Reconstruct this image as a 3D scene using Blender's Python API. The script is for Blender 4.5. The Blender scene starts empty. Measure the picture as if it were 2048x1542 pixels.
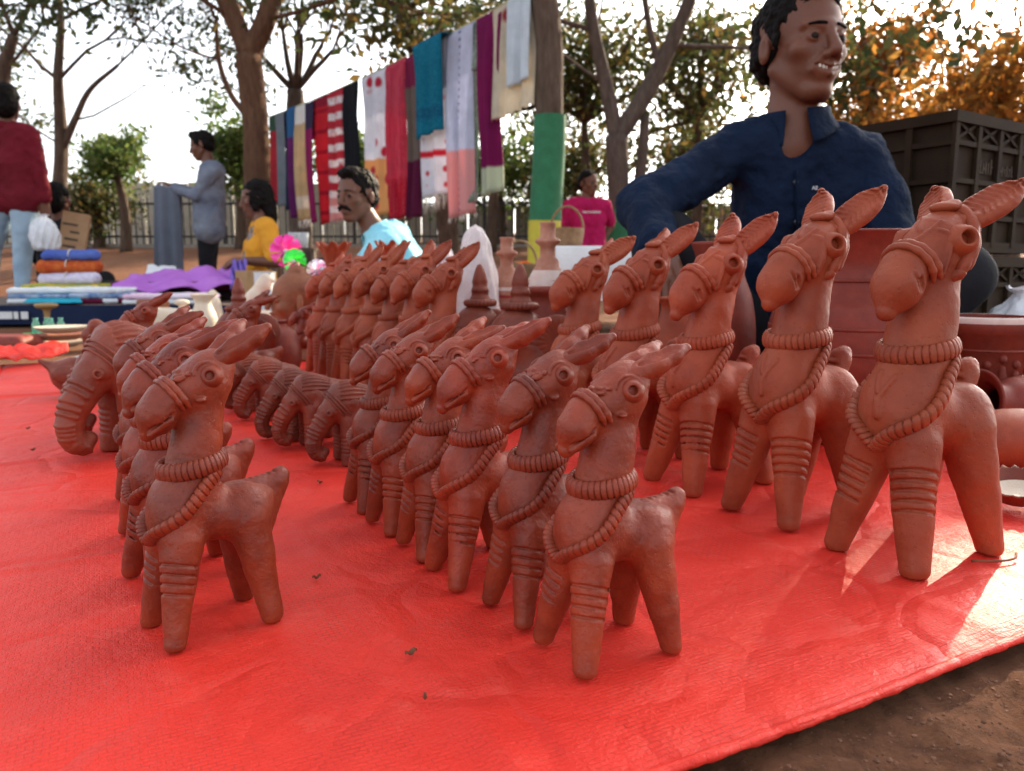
import bpy, bmesh, math, random
import numpy as np
from mathutils import Vector, Matrix

random.seed(7); RNG = np.random.default_rng(11)
R = math.radians
scene = bpy.context.scene
COL = scene.collection

# ------------------------------------------------------------------ camera
CAM_H = 0.25
FPX = 1540.0                                   # focal length in pixels of a 2048 wide picture
PITCH = math.atan((771 - 545) / FPX)
cam = bpy.data.cameras.new('camera'); camo = bpy.data.objects.new('camera', cam); COL.objects.link(camo)
camo.location = (0, 0, CAM_H); camo.rotation_euler = (math.pi / 2 - PITCH, 0, 0)
cam.sensor_width = 36.0; cam.lens = 36.0 * FPX / 2048.0
cam.clip_start = 0.02; cam.clip_end = 400
cam.dof.use_dof = True; cam.dof.focus_distance = 0.60; cam.dof.aperture_fstop = 11.0
scene.camera = camo

# ------------------------------------------------------------------ sky, sun, exposure
SUN_AZ = R(37)      # to the right of the view direction
SUN_EL = R(27)
world = bpy.data.worlds.new('World'); scene.world = world; world.use_nodes = True
wn = world.node_tree; wn.nodes.clear()
sky = wn.nodes.new('ShaderNodeTexSky'); sky.sky_type = 'NISHITA'; sky.sun_disc = False
sky.sun_elevation = SUN_EL; sky.sun_rotation = SUN_AZ
sky.air_density = 1.0; sky.dust_density = 3.5; sky.ozone_density = 1.0
hs = wn.nodes.new('ShaderNodeHueSaturation'); hs.inputs['Saturation'].default_value = 0.35
bg = wn.nodes.new('ShaderNodeBackground'); bg.inputs['Strength'].default_value = 0.125
wo = wn.nodes.new('ShaderNodeOutputWorld')
wn.links.new(sky.outputs[0], hs.inputs['Color']); wn.links.new(hs.outputs[0], bg.inputs[0]); wn.links.new(bg.outputs[0], wo.inputs[0])
SUN_DIR = Vector((math.sin(SUN_AZ) * math.cos(SUN_EL), math.cos(SUN_AZ) * math.cos(SUN_EL), math.sin(SUN_EL)))
sl = bpy.data.lights.new('sun', 'SUN'); sl.energy = 3.0; sl.angle = R(0.5); sl.color = (1.0, 0.82, 0.58)
slo = bpy.data.objects.new('sun', sl); COL.objects.link(slo)
slo.rotation_euler = (-SUN_DIR).to_track_quat('-Z', 'Y').to_euler(); slo.location = SUN_DIR * 60
vs = scene.view_settings
vs.view_transform = 'Standard'; vs.look = 'None'; vs.gamma = 1.0; vs.use_curve_mapping = False; vs.exposure = 1.98
scene.render.engine = 'CYCLES'
scene.cycles.max_bounces = 6; scene.cycles.diffuse_bounces = 3; scene.cycles.glossy_bounces = 2
scene.cycles.transparent_max_bounces = 8; scene.cycles.use_denoising = True
scene.cycles.sample_clamp_indirect = 4.0

# ------------------------------------------------------------------ helpers
def ray(u, v):
    x = (u - 1024) / FPX; y = (771 - v) / FPX
    return Vector((x, math.cos(PITCH) + math.sin(PITCH) * y, -math.sin(PITCH) + math.cos(PITCH) * y))
def gnd(u, v, z=0.0):
    r = ray(u, v); return Vector((0, 0, CAM_H)) + r * ((z - CAM_H) / r.z)
def at(u, v, Y):
    r = ray(u, v); return Vector((0, 0, CAM_H)) + r * (Y / r.y)

def tag(o, label, cat, group=None):
    o['label'] = label; o['category'] = cat
    if group: o['group'] = group
    return o
def struct(o): o['kind'] = 'structure'; return o
def stuff(o): o['kind'] = 'stuff'; return o
def empty(name, loc=(0, 0, 0), rz=0.0, s=1.0):
    o = bpy.data.objects.new(name, None); COL.objects.link(o); o.empty_display_size = 0.05
    o.location = loc; o.rotation_euler = (0, 0, rz); o.scale = (s, s, s); return o
def thing(name, label, cat, loc=(0, 0, 0), rz=0.0, group=None, s=1.0):
    return tag(empty(name, loc, rz, s), label, cat, group)
def link(name, me, mat=None, parent=None, loc=(0, 0, 0), rot=(0, 0, 0)):
    if mat is not None and not me.materials: me.materials.append(mat)
    o = bpy.data.objects.new(name, me); COL.objects.link(o); o.parent = parent
    o.location = loc; o.rotation_euler = rot; return o
def copy_tree(o, parent=None):
    c = o.copy(); COL.objects.link(c); c.parent = parent
    for ch in list(o.children): copy_tree(ch, c)
    return c

def np_mesh(name, V, F, mat=None, smooth=True):
    me = bpy.data.meshes.new(name); V = np.asarray(V, np.float32); F = np.asarray(F, np.int32)
    n = F.shape[1]
    me.vertices.add(len(V)); me.vertices.foreach_set('co', V.ravel())
    me.loops.add(F.size); me.loops.foreach_set('vertex_index', F.ravel())
    me.polygons.add(len(F)); me.polygons.foreach_set('loop_start', np.arange(0, F.size, n, dtype=np.int32))
    me.polygons.foreach_set('use_smooth', np.full(len(F), smooth))
    me.update(calc_edges=True)
    if mat is not None: me.materials.append(mat)
    return me

class MB:
    """collects vertices and faces for one mesh"""
    def __init__(s): s.v = []; s.f = []
    def add(s, V, F):
        b = len(s.v); s.v += [tuple(p) for p in V]; s.f += [tuple(i + b for i in q) for q in F]; return s
    def box(s, c, d, M=None):
        x, y, z = d[0] / 2, d[1] / 2, d[2] / 2
        P = [Vector((a * x, b * y, e * z)) for a, b, e in ((-1,-1,-1),(1,-1,-1),(1,1,-1),(-1,1,-1),(-1,-1,1),(1,-1,1),(1,1,1),(-1,1,1))]
        if M is not None: P = [M @ p for p in P]
        P = [p + Vector(c) for p in P]
        return s.add(P, [(0,3,2,1),(4,5,6,7),(0,1,5,4),(1,2,6,5),(2,3,7,6),(3,0,4,7)])
    def tube(s, path, rad, sides=8, closed=False, mod=None, flat=None, cap=True):
        P = [Vector(p) for p in path]; n = len(P); V = []; F = []
        if not hasattr(rad, '__len__'): rad = [rad] * n
        T = []
        for i in range(n):
            a = P[i - 1] if (i or closed) else P[0]; b = P[(i + 1) % n] if (i < n - 1 or closed) else P[-1]
            t = (b - a); T.append(t.normalized() if t.length > 1e-9 else Vector((0, 0, 1)))
        up = Vector((0, 0, 1)) if abs(T[0].z) < 0.9 else Vector((1, 0, 0))
        N = (up - T[0] * up.dot(T[0])).normalized()
        for i in range(n):
            N = N - T[i] * N.dot(T[i]); N.normalize(); B = T[i].cross(N)
            for j in range(sides):
                a = 2 * math.pi * j / sides; r = rad[i] * (mod(i, a) if mod else 1.0)
                V.append(P[i] + (N * math.cos(a) * (flat or 1.0) + B * math.sin(a)) * r)
        m = n if closed else n - 1
        for i in range(m):
            for j in range(sides):
                k = (j + 1) % sides; i2 = (i + 1) % n
                F.append((i * sides + j, i * sides + k, i2 * sides + k, i2 * sides + j))
        if cap and not closed:
            F.append(tuple(range(sides - 1, -1, -1))); F.append(tuple((n - 1) * sides + j for j in range(sides)))
        return s.add(V, F)
    def lathe(s, prof, seg=32, wob=None, c=(0, 0, 0)):
        V = []; F = []; n = len(prof)
        for j in range(seg):
            a = 2 * math.pi * j / seg
            for i, (r, z) in enumerate(prof):
                k = wob(i, a) if wob else (1.0, 0.0)
                V.append((c[0] + r * k[0] * math.cos(a), c[1] + r * k[0] * math.sin(a), c[2] + z + k[1]))
        for j in range(seg):
            k = (j + 1) % seg
            for i in range(n - 1):
                F.append((j * n + i, k * n + i, k * n + i + 1, j * n + i + 1))
        return s.add(V, F)
    def grid(s, fn, nu, nv):
        V = [fn(i / nu, j / nv) for j in range(nv + 1) for i in range(nu + 1)]
        F = [(j * (nu + 1) + i, j * (nu + 1) + i + 1, (j + 1) * (nu + 1) + i + 1, (j + 1) * (nu + 1) + i) for j in range(nv) for i in range(nu)]
        return s.add(V, F)
    def mesh(s, name, mat=None, smooth=True):
        me = bpy.data.meshes.new(name); me.from_pydata(s.v, [], s.f); me.update()
        if smooth: me.polygons.foreach_set('use_smooth', [True] * len(me.polygons))
        if mat is not None: me.materials.append(mat)
        return me
    def build(s, name, mat=None, parent=None, smooth=True, loc=(0, 0, 0), rot=(0, 0, 0)):
        return link(name, s.mesh(name, mat, smooth), None, parent, loc, rot)

def spline(pts, n, closed=False):
    """Catmull-Rom through points"""
    P = np.array([list(p) for p in pts], float); m = len(P); out = []
    segs = m if closed else m - 1
    for i in range(segs):
        p0 = P[i - 1] if (i > 0 or closed) else 2 * P[0] - P[1]
        p1 = P[i]; p2 = P[(i + 1) % m]
        p3 = P[(i + 2) % m] if (i + 2 < m or closed) else 2 * P[-1] - P[-2]
        for t in np.arange(n) / n:
            out.append(0.5 * ((2 * p1) + (-p0 + p2) * t + (2 * p0 - 5 * p1 + 4 * p2 - p3) * t * t + (-p0 + 3 * p1 - 3 * p2 + p3) * t ** 3))
    if not closed: out.append(P[-1])
    return [Vector(o) for o in out]

def vnoise(P, seed=0):
    """value noise, P (N,3) -> -1..1"""
    P = np.asarray(P, np.float64) + seed * 17.31
    i = np.floor(P).astype(np.int64); f = P - i; f = f * f * (3 - 2 * f)
    def h(x, y, z):
        n = (x * 374761393 + y * 668265263 + z * 2147483647 + seed * 1013) & 0xffffffff
        n = ((n ^ (n >> 13)) * 1274126177) & 0xffffffff
        return ((n ^ (n >> 16)) & 0xffff) / 32767.5 - 1.0
    r = 0
    for dx in (0, 1):
        for dy in (0, 1):
            for dz in (0, 1):
                w = (f[:, 0] if dx else 1 - f[:, 0]) * (f[:, 1] if dy else 1 - f[:, 1]) * (f[:, 2] if dz else 1 - f[:, 2])
                r = r + w * h(i[:, 0] + dx, i[:, 1] + dy, i[:, 2] + dz)
    return r
def fbm(P, s, o=3, seed=0):
    P = np.asarray(P, float) * s; r = 0; a = 1.0
    for k in range(o): r = r + a * vnoise(P, seed + k); P = P * 2.03; a *= 0.5
    return r

class SDF:
    """clay modelling: blended round cones, ellipsoids and carved grooves, polygonised with surface nets"""
    def __init__(s): s.ops = []
    def _p(s, d, lo, hi, k, op): s.ops.append((d, np.array(lo, float), np.array(hi, float), k, op)); return s
    def cone(s, a, b, ra, rb, k=0.0, op='u'):
        a = np.array(a, float); b = np.array(b, float); ba = b - a; L = max(ba @ ba, 1e-12)
        def d(X, Y, Z):
            x = X - a[0]; y = Y - a[1]; z = Z - a[2]
            t = np.clip((x * ba[0] + y * ba[1] + z * ba[2]) / L, 0, 1)
            return np.sqrt((x - t * ba[0]) ** 2 + (y - t * ba[1]) ** 2 + (z - t * ba[2]) ** 2) - (ra + (rb - ra) * t)
        r = max(ra, rb); return s._p(d, np.minimum(a, b) - r, np.maximum(a, b) + r, k, op)
    def chain(s, pts, k=0.0, op='u'):
        for (a, ra), (b, rb) in zip(pts[:-1], pts[1:]): s.cone(a, b, ra, rb, k, op)
        return s
    def ell(s, c, r, k=0.0, op='u', rot=None):
        c = np.array(c, float); r = np.array(r, float); M = None
        if rot is not None:
            from mathutils import Euler
            M = (rot if isinstance(rot, np.ndarray) else np.array(Euler(rot).to_matrix())).T
        def d(X, Y, Z):
            x = X - c[0]; y = Y - c[1]; z = Z - c[2]
            if M is not None: x, y, z = (M[i, 0] * x + M[i, 1] * y + M[i, 2] * z for i in range(3))
            k0 = np.sqrt((x / r[0]) ** 2 + (y / r[1]) ** 2 + (z / r[2]) ** 2)
            k1 = np.sqrt((x / r[0] ** 2) ** 2 + (y / r[1] ** 2) ** 2 + (z / r[2] ** 2) ** 2) + 1e-9
            return k0 * (k0 - 1) / k1
        m = max(r) if rot is not None else r
        return s._p(d, c - m, c + m, k, op)
    def ring(s, c, n, Rr, r, k=0.0, op='u', half=None):
        """torus; half = direction of the half space it is limited to"""
        c = np.array(c, float); n = np.array(n, float); n /= np.linalg.norm(n)
        def d(X, Y, Z):
            x = X - c[0]; y = Y - c[1]; z = Z - c[2]; h = x * n[0] + y * n[1] + z * n[2]
            q = np.sqrt(np.maximum(x * x + y * y + z * z - h * h, 0)) - Rr
            e = np.sqrt(q * q + h * h) - r
            if half is not None: e = np.maximum(e, -(x * half[0] + y * half[1] + z * half[2]))
            return e
        return s._p(d, c - Rr - r, c + Rr + r, k, op)
    def plane(s, p, n):
        """keeps the side n points away from"""
        p = np.array(p, float); n = np.array(n, float); n /= np.linalg.norm(n)
        s.ops.append((lambda X, Y, Z: (X - p[0]) * n[0] + (Y - p[1]) * n[1] + (Z - p[2]) * n[2], None, None, 0, 'cut')); return s
    @staticmethod
    def _comb(F, d, k, op):
        if op == 'cut': return np.maximum(F, d)
        if op == 's': d = -d; a, b, sg = -F, -d, -1
        else: a, b, sg = F, d, 1
        m = np.minimum(a, b)
        if k > 0: h = np.maximum(k - np.abs(a - b), 0) / k; m = m - h * h * k * 0.25
        return sg * m
    def eval(s, P):
        P = np.asarray(P, float).reshape(-1, 3); F = np.full(len(P), 1e3)
        for d, lo, hi, k, op in s.ops: F = s._comb(F, d(P[:, 0], P[:, 1], P[:, 2]), k, op)
        return F
    def grad(s, P, e=0.4):
        P = np.asarray(P, float).reshape(-1, 3)
        G = np.stack([s.eval(P + np.eye(3)[i] * e) - s.eval(P - np.eye(3)[i] * e) for i in range(3)], 1)
        return G / (np.linalg.norm(G, axis=1, keepdims=True) + 1e-9)
    def project(s, P, off=0.0, e=0.4, it=8):
        P = np.asarray(P, float).reshape(-1, 3).copy()
        for _ in range(it): P -= s.grad(P, e) * (s.eval(P) - off)[:, None] * 0.8
        return P
    def mesh(s, name, vox, mat=None, scale=0.001, rough=None):
        lo = np.min([o[1] for o in s.ops if o[4] == 'u'], 0) - 3 * vox; hi = np.max([o[2] for o in s.ops if o[4] == 'u'], 0) + 3 * vox
        n = np.ceil((hi - lo) / vox).astype(int) + 1
        ax = [(lo[i] + np.arange(n[i]) * vox).astype(np.float32) for i in range(3)]
        F = np.full(n, 1e3, np.float32)
        for d, l, h, k, op in s.ops:
            if l is None: sl_ = (slice(None),) * 3
            else:
                a = np.maximum(np.floor((l - k - 3 * vox - lo) / vox).astype(int), 0); b = np.minimum(np.ceil((h + k + 3 * vox - lo) / vox).astype(int) + 1, n)
                if (b <= a).any(): continue
                sl_ = tuple(slice(a[i], b[i]) for i in range(3))
            X = ax[0][sl_[0]][:, None, None]; Y = ax[1][sl_[1]][None, :, None]; Z = ax[2][sl_[2]][None, None, :]
            F[sl_] = s._comb(F[sl_], d(X, Y, Z), k, op)
        V, Q = surface_nets(F, lo, vox)
        if rough:
            for sc, am, sd in rough:
                G = s.grad(V, vox * 0.5) if False else vert_normals(V, Q)
                V = V + G * (fbm(V, sc, 2, sd) * am)[:, None]
        return np_mesh(name, V * scale, Q, mat)

def vert_normals(V, Q):
    n = np.cross(V[Q[:, 2]] - V[Q[:, 0]], V[Q[:, 3]] - V[Q[:, 1]]); N = np.zeros_like(V)
    for i in range(4): np.add.at(N, Q[:, i], n)
    return N / (np.linalg.norm(N, axis=1, keepdims=True) + 1e-12)

def surface_nets(F, lo, vox):
    S = F < 0; n = np.array(F.shape); c = np.zeros(n - 1, np.int8)
    for dx in (0, 1):
        for dy in (0, 1):
            for dz in (0, 1): c += S[dx:n[0] - 1 + dx, dy:n[1] - 1 + dy, dz:n[2] - 1 + dz]
    act = (c > 0) & (c < 8); ids = np.argwhere(act); idx = np.full(n - 1, -1, np.int64); idx[act] = np.arange(len(ids))
    acc = np.zeros((len(ids), 3)); cnt = np.zeros(len(ids))
    for a in range(3):
        o = [i for i in range(3) if i != a]
        for p in (0, 1):
            for q in (0, 1):
                A = np.zeros(3, int); A[o[0]] = p; A[o[1]] = q; B = A.copy(); B[a] = 1
                fa = F[tuple((ids + A).T)]; fb = F[tuple((ids + B).T)]; cr = (fa < 0) != (fb < 0)
                t = np.where(cr, fa / np.where(cr, fa - fb, 1), 0); pos = A + t[:, None] * (B - A)
                acc += pos * cr[:, None]; cnt += cr
    V = (ids + acc / np.maximum(cnt, 1)[:, None]) * vox + lo
    Q = []
    for a in range(3):
        o = [(a + 1) % 3, (a + 2) % 3]
        s0 = [slice(None)] * 3; s1 = [slice(None)] * 3; s0[a] = slice(0, n[a] - 1); s1[a] = slice(1, n[a])
        A = S[tuple(s0)]; D = A != S[tuple(s1)]
        for q in o:
            sl_ = [slice(None)] * 3; sl_[q] = slice(0, 1); D[tuple(sl_)] = False
            sl_[q] = slice(n[q] - 1, n[q]); D[tuple(sl_)] = False
        e = np.argwhere(D); u = np.zeros(3, int); u[o[0]] = 1; w = np.zeros(3, int); w[o[1]] = 1
        q = np.stack([idx[tuple((e - u - w).T)], idx[tuple((e - w).T)], idx[tuple(e.T)], idx[tuple((e - u).T)]], 1)
        fl = ~A[tuple(e.T)]; q[fl] = q[fl][:, ::-1]; Q.append(q)
    return V, np.concatenate(Q)

# ------------------------------------------------------------------ materials
def nt(name):
    m = bpy.data.materials.new(name); m.use_nodes = True; t = m.node_tree; b = t.nodes['Principled BSDF']
    return m, t, b
def N(t, typ, **kw):
    n = t.nodes.new(typ)
    for k, v in kw.items():
        if k in ('operation', 'blend_type', 'data_type', 'wave_type', 'bands_direction', 'feature', 'wave_profile'): setattr(n, k, v)
        else: n.inputs[k].default_value = v
    return n
def coords(t, out='Object'): return t.nodes.new('ShaderNodeTexCoord').outputs[out]
def mixc(t, f, a, b, bt='MIX'):
    m = t.nodes.new('ShaderNodeMix'); m.data_type = 'RGBA'; m.blend_type = bt
    for i, v in ((0, f), (6, a), (7, b)):
        if isinstance(v, (int, float)): m.inputs[i].default_value = v
        elif isinstance(v, tuple): m.inputs[i].default_value = (*v[:3], 1)
        else: t.links.new(v, m.inputs[i])
    return m.outputs[2]
def ramp(t, f, a, b):
    r = t.nodes.new('ShaderNodeMapRange'); r.inputs[1].default_value = a; r.inputs[2].default_value = b; r.clamp = True
    t.links.new(f, r.inputs[0]); return r.outputs[0]
def bump(t, b, h, st=0.3, dist=0.002, chain=None):
    n = t.nodes.new('ShaderNodeBump'); n.inputs['Strength'].default_value = st; n.inputs['Distance'].default_value = dist
    t.links.new(h, n.inputs['Height'])
    if chain: t.links.new(chain, n.inputs['Normal'])
    t.links.new(n.outputs[0], b.inputs['Normal']); return n.outputs[0]
def noise(t, sc, det=4.0, rough=0.6, vec=None):
    n = N(t, 'ShaderNodeTexNoise', Scale=sc, Detail=det, Roughness=rough)
    t.links.new(vec if vec is not None else coords(t), n.inputs['Vector']); return n.outputs['Fac']

def plain(name, col, col2=None, sc=20.0, rough=0.6, bsc=None, bst=0.2, bdist=0.002, spec=0.4, metal=0.0, lo=0.35, hi=0.65):
    m, t, b = nt(name); f = ramp(t, noise(t, sc), lo, hi)
    t.links.new(mixc(t, f, col, col2 or tuple(c * 0.75 for c in col)), b.inputs['Base Color'])
    b.inputs['Roughness'].default_value = rough; b.inputs['Specular IOR Level'].default_value = spec; b.inputs['Metallic'].default_value = metal
    if bsc: bump(t, b, noise(t, bsc, 5), bst, bdist)
    return m
def clay(name, col, dark, pale, rough=0.55, dust=0.4, spec=0.45):
    """fired terracotta: body colour, firing clouds, pale dust, pits and finger marks"""
    m, t, b = nt(name); oi = t.nodes.new('ShaderNodeObjectInfo')
    vec = t.nodes.new('ShaderNodeVectorMath'); vec.operation = 'ADD'; t.links.new(coords(t), vec.inputs[0])
    sc = t.nodes.new('ShaderNodeVectorMath'); sc.operation = 'SCALE'; sc.inputs[3].default_value = 3.0
    cb = t.nodes.new('ShaderNodeCombineXYZ'); t.links.new(oi.outputs['Random'], cb.inputs[0]); t.links.new(oi.outputs['Random'], cb.inputs[2])
    t.links.new(cb.outputs[0], sc.inputs[0]); t.links.new(sc.outputs[0], vec.inputs[1]); v = vec.outputs[0]
    c1 = mixc(t, ramp(t, noise(t, 28, 4, 0.6, v), 0.35, 0.7), col, dark)
    d = ramp(t, noise(t, 55, 6, 0.7, v), 0.5, 0.78)
    mm = t.nodes.new('ShaderNodeMath'); mm.operation = 'MULTIPLY'; mm.inputs[1].default_value = dust; t.links.new(d, mm.inputs[0])
    c2 = mixc(t, mm.outputs[0], c1, pale)
    sp = ramp(t, noise(t, 420, 3, 0.6, v), 0.64, 0.74)
    m3 = t.nodes.new('ShaderNodeMath'); m3.operation = 'MULTIPLY'; m3.inputs[1].default_value = 0.45; t.links.new(sp, m3.inputs[0])
    t.links.new(mixc(t, 1.0, mixc(t, m3.outputs[0], c2, tuple(c * 0.45 for c in dark)), oi.outputs['Color'], 'MULTIPLY'), b.inputs['Base Color'])
    rr = t.nodes.new('ShaderNodeMapRange'); rr.inputs[3].default_value = rough - 0.12; rr.inputs[4].default_value = rough + 0.18
    t.links.new(noise(t, 40, 4, 0.6, v), rr.inputs[0]); t.links.new(rr.outputs[0], b.inputs['Roughness'])
    b.inputs['Specular IOR Level'].default_value = spec
    n1 = bump(t, b, noise(t, 420, 6, 0.8, v), 0.5, 0.0008)
    vo = N(t, 'ShaderNodeTexVoronoi', Scale=330.0); t.links.new(v, vo.inputs['Vector'])
    pits = ramp(t, vo.outputs['Distance'], 0.0, 0.22)
    n2 = bump(t, b, pits, 0.5, 0.0008, n1)
    bump(t, b, noise(t, 70, 3, 0.5, v), 0.35, 0.002, n2)
    return m

M = {}
M['clay_small'] = clay('clay_brown', (0.30, 0.042, 0.0145), (0.16, 0.020, 0.008), (0.37, 0.088, 0.042), 0.36, 0.28, 0.38)
M['clay_tall'] = clay('clay_orange', (0.35, 0.066, 0.025), (0.235, 0.038, 0.015), (0.42, 0.108, 0.046), 0.46, 0.25, 0.28)
M['clay_red'] = clay('clay_red', (0.24, 0.034, 0.018), (0.16, 0.022, 0.012), (0.3, 0.09, 0.055), 0.5, 0.25, 0.35)
M['clay_dark'] = clay('clay_dark', (0.25, 0.046, 0.020), (0.14, 0.025, 0.012), (0.36, 0.11, 0.06), 0.45, 0.3, 0.38)
M['clay_buddha'] = clay('clay_tan', (0.27, 0.09, 0.038), (0.19, 0.058, 0.024), (0.36, 0.17, 0.09), 0.55, 0.25, 0.4)
M['clay_pale'] = clay('clay_pale', (0.46, 0.19, 0.12), (0.37, 0.14, 0.085), (0.58, 0.36, 0.27), 0.6, 0.5, 0.35)
M['clay_white'] = clay('clay_white', (0.72, 0.6, 0.46), (0.62, 0.5, 0.37), (0.8, 0.74, 0.64), 0.5, 0.3, 0.45)
# ------------------------------------------------------------------ ground
def ground_z(x, y):
    """flat trading ground that rises to a low bank under the fence"""
    t = np.clip((y - 7.5) / 6.5, 0, 1.6); return 0.72 * t * t * (3 - 2 * np.clip(t, 0, 1)) / np.maximum(1, t)
def mat_dirt():
    m, t, b = nt('dirt'); c1 = mixc(t, ramp(t, noise(t, 1.3, 6), 0.35, 0.7), (0.165, 0.062, 0.029), (0.235, 0.112, 0.060))
    c2 = mixc(t, ramp(t, noise(t, 60, 6, 0.7), 0.45, 0.75), c1, (0.075, 0.03, 0.016))
    c3 = mixc(t, ramp(t, noise(t, 240, 4, 0.7), 0.62, 0.72), c2, (0.30, 0.18, 0.12))
    t.links.new(c3, b.inputs['Base Color']); b.inputs['Roughness'].default_value = 0.95; b.inputs['Specular IOR Level'].default_value = 0.15
    n1 = bump(t, b, noise(t, 160, 7, 0.75), 0.9, 0.006); bump(t, b, noise(t, 18, 5, 0.6), 0.6, 0.02, n1); return m
M['dirt'] = mat_dirt()
def build_ground():
    n = 300; s = np.linspace(-1, 1, n); xs = np.sinh(s * 7.6) / math.sinh(7.6) * 150 + 0.25; ys = np.sinh(s * 7.6) / math.sinh(7.6) * 150 + 0.4
    X, Y = np.meshgrid(xs, ys); P = np.stack([X.ravel(), Y.ravel(), np.zeros(X.size)], 1)
    d = np.hypot(P[:, 0] - 0.25, P[:, 1] - 0.4); near = np.clip(1.6 - d, 0, 1)
    z = ground_z(P[:, 0], P[:, 1]) + fbm(P, 0.5, 3, 3) * 0.03 * np.clip((d - 2) / 4, 0, 1)
    z += near * (fbm(P, 38, 4, 5) * 0.0055 - 0.004)
    P[:, 2] = z - 0.006
    i = np.arange(n * n).reshape(n, n); Q = np.stack([i[:-1, :-1].ravel(), i[:-1, 1:].ravel(), i[1:, 1:].ravel(), i[1:, :-1].ravel()], 1)
    struct(link('ground', np_mesh('ground', P, Q, M['dirt'])))
build_ground()

# ------------------------------------------------------------------ red tarpaulin the figurines stand on
E1 = Vector((0.885, 0.466, 0)).normalized(); E2 = Vector((-E1.y, E1.x, 0)); TC = Vector((-0.245, 0.185, 0))
TW, TL = 1.32, 2.16
def tp(a, b, z=0.0): return TC + E1 * a + E2 * b + Vector((0, 0, z))
def mat_tarp():
    m, t, b = nt('tarp'); co = coords(t)
    c1 = mixc(t, ramp(t, noise(t, 5, 5), 0.3, 0.7), (0.86, 0.046, 0.026), (0.74, 0.030, 0.018))
    c2 = mixc(t, ramp(t, noise(t, 22, 6, 0.7), 0.55, 0.8), c1, (0.84, 0.085, 0.055))
    mp = t.nodes.new('ShaderNodeMapping'); t.links.new(co, mp.inputs[0])
    br = N(t, 'ShaderNodeTexBrick', Scale=1.0); t.links.new(mp.outputs[0], br.inputs['Vector'])
    br.inputs['Color1'].default_value = (1, 1, 1, 1); br.inputs['Color2'].default_value = (0.8, 0.8, 0.8, 1); br.inputs['Mortar'].default_value = (0, 0, 0, 1)
    br.inputs['Mortar Size'].default_value = 0.0005; br.inputs['Brick Width'].default_value = 0.0075; br.inputs['Row Height'].default_value = 0.0034
    br.inputs['Mortar Smooth'].default_value = 0.6
    dm = t.nodes.new('ShaderNodeMath'); dm.operation = 'MULTIPLY'; dm.inputs[1].default_value = 0.5
    iv = t.nodes.new('ShaderNodeMath'); iv.operation = 'MULTIPLY'
    t.links.new(br.outputs['Fac'], iv.inputs[0]); t.links.new(ramp(t, noise(t, 14, 5, 0.7), 0.4, 0.7), iv.inputs[1]); t.links.new(iv.outputs[0], dm.inputs[0])
    c2 = mixc(t, ramp(t, noise(t, 3.1, 7, 0.75), 0.60, 0.80), c2, (0.66, 0.14, 0.09)); c3 = mixc(t, dm.outputs[0], c2, (0.22, 0.01, 0.008))
    t.links.new(c3, b.inputs['Base Color'])
    rr = t.nodes.new('ShaderNodeMapRange'); rr.inputs[3].default_value = 0.36; rr.inputs[4].default_value = 0.6
    t.links.new(noise(t, 9, 5), rr.inputs[0]); t.links.new(rr.outputs[0], b.inputs['Roughness']); b.inputs['Specular IOR Level'].default_value = 0.26
    n1 = bump(t, b, br.outputs['Color'], 0.4, 0.0010)
    st = t.nodes.new('ShaderNodeMapping'); st.inputs['Scale'].default_value = (60, 420, 60); t.links.new(co, st.inputs[0])
    n2 = bump(t, b, noise(t, 1.0, 4, 0.6, st.outputs[0]), 0.25, 0.0012, n1)
    n3 = bump(t, b, noise(t, 38, 6, 0.7), 0.8, 0.005, n2)
    vo = N(t, 'ShaderNodeTexVoronoi', Scale=7.0, feature='DISTANCE_TO_EDGE'); wv = t.nodes.new('ShaderNodeVectorMath'); wv.operation = 'ADD'; nn = N(t, 'ShaderNodeTexNoise', Scale=6.0, Detail=3.0); t.links.new(co, nn.inputs['Vector'])
    sc = t.nodes.new('ShaderNodeVectorMath'); sc.operation = 'SCALE'; sc.inputs[3].default_value = 0.16; t.links.new(nn.outputs['Color'], sc.inputs[0]); t.links.new(co, wv.inputs[0]); t.links.new(sc.outputs[0], wv.inputs[1]); t.links.new(wv.outputs[0], vo.inputs['Vector'])
    bump(t, b, ramp(t, vo.outputs['Distance'], 0.0, 0.09), 0.35, 0.006, n3)
    return m
M['tarp'] = mat_tarp()
def tarp_h(a, b):
    P = np.stack([np.ravel(a), np.ravel(b), np.zeros(np.size(a))], 1)
    h = fbm(P * np.array([1, 2.2, 1]), 3.2, 3, 9) * 0.0018 + fbm(P * np.array([1, 3.0, 1]), 11, 3, 19) * 0.0011
    for c, w, am in ((0.86, 0.006, 0.0045), (1.52, 0.008, 0.005), (0.47, 0.005, 0.0028)):     # old fold creases across the sheet
        h += am * np.exp(-((P[:, 1] - c - 0.015 * np.sin(P[:, 0] * 4 + c * 9)) / w) ** 2)
    for c, w, am in ((0.3, 0.008, 0.0025), (0.66, 0.008, 0.002), (1.02, 0.009, 0.003)):
        h += am * np.exp(-((P[:, 0] - c) / w) ** 2)
    return h
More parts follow.
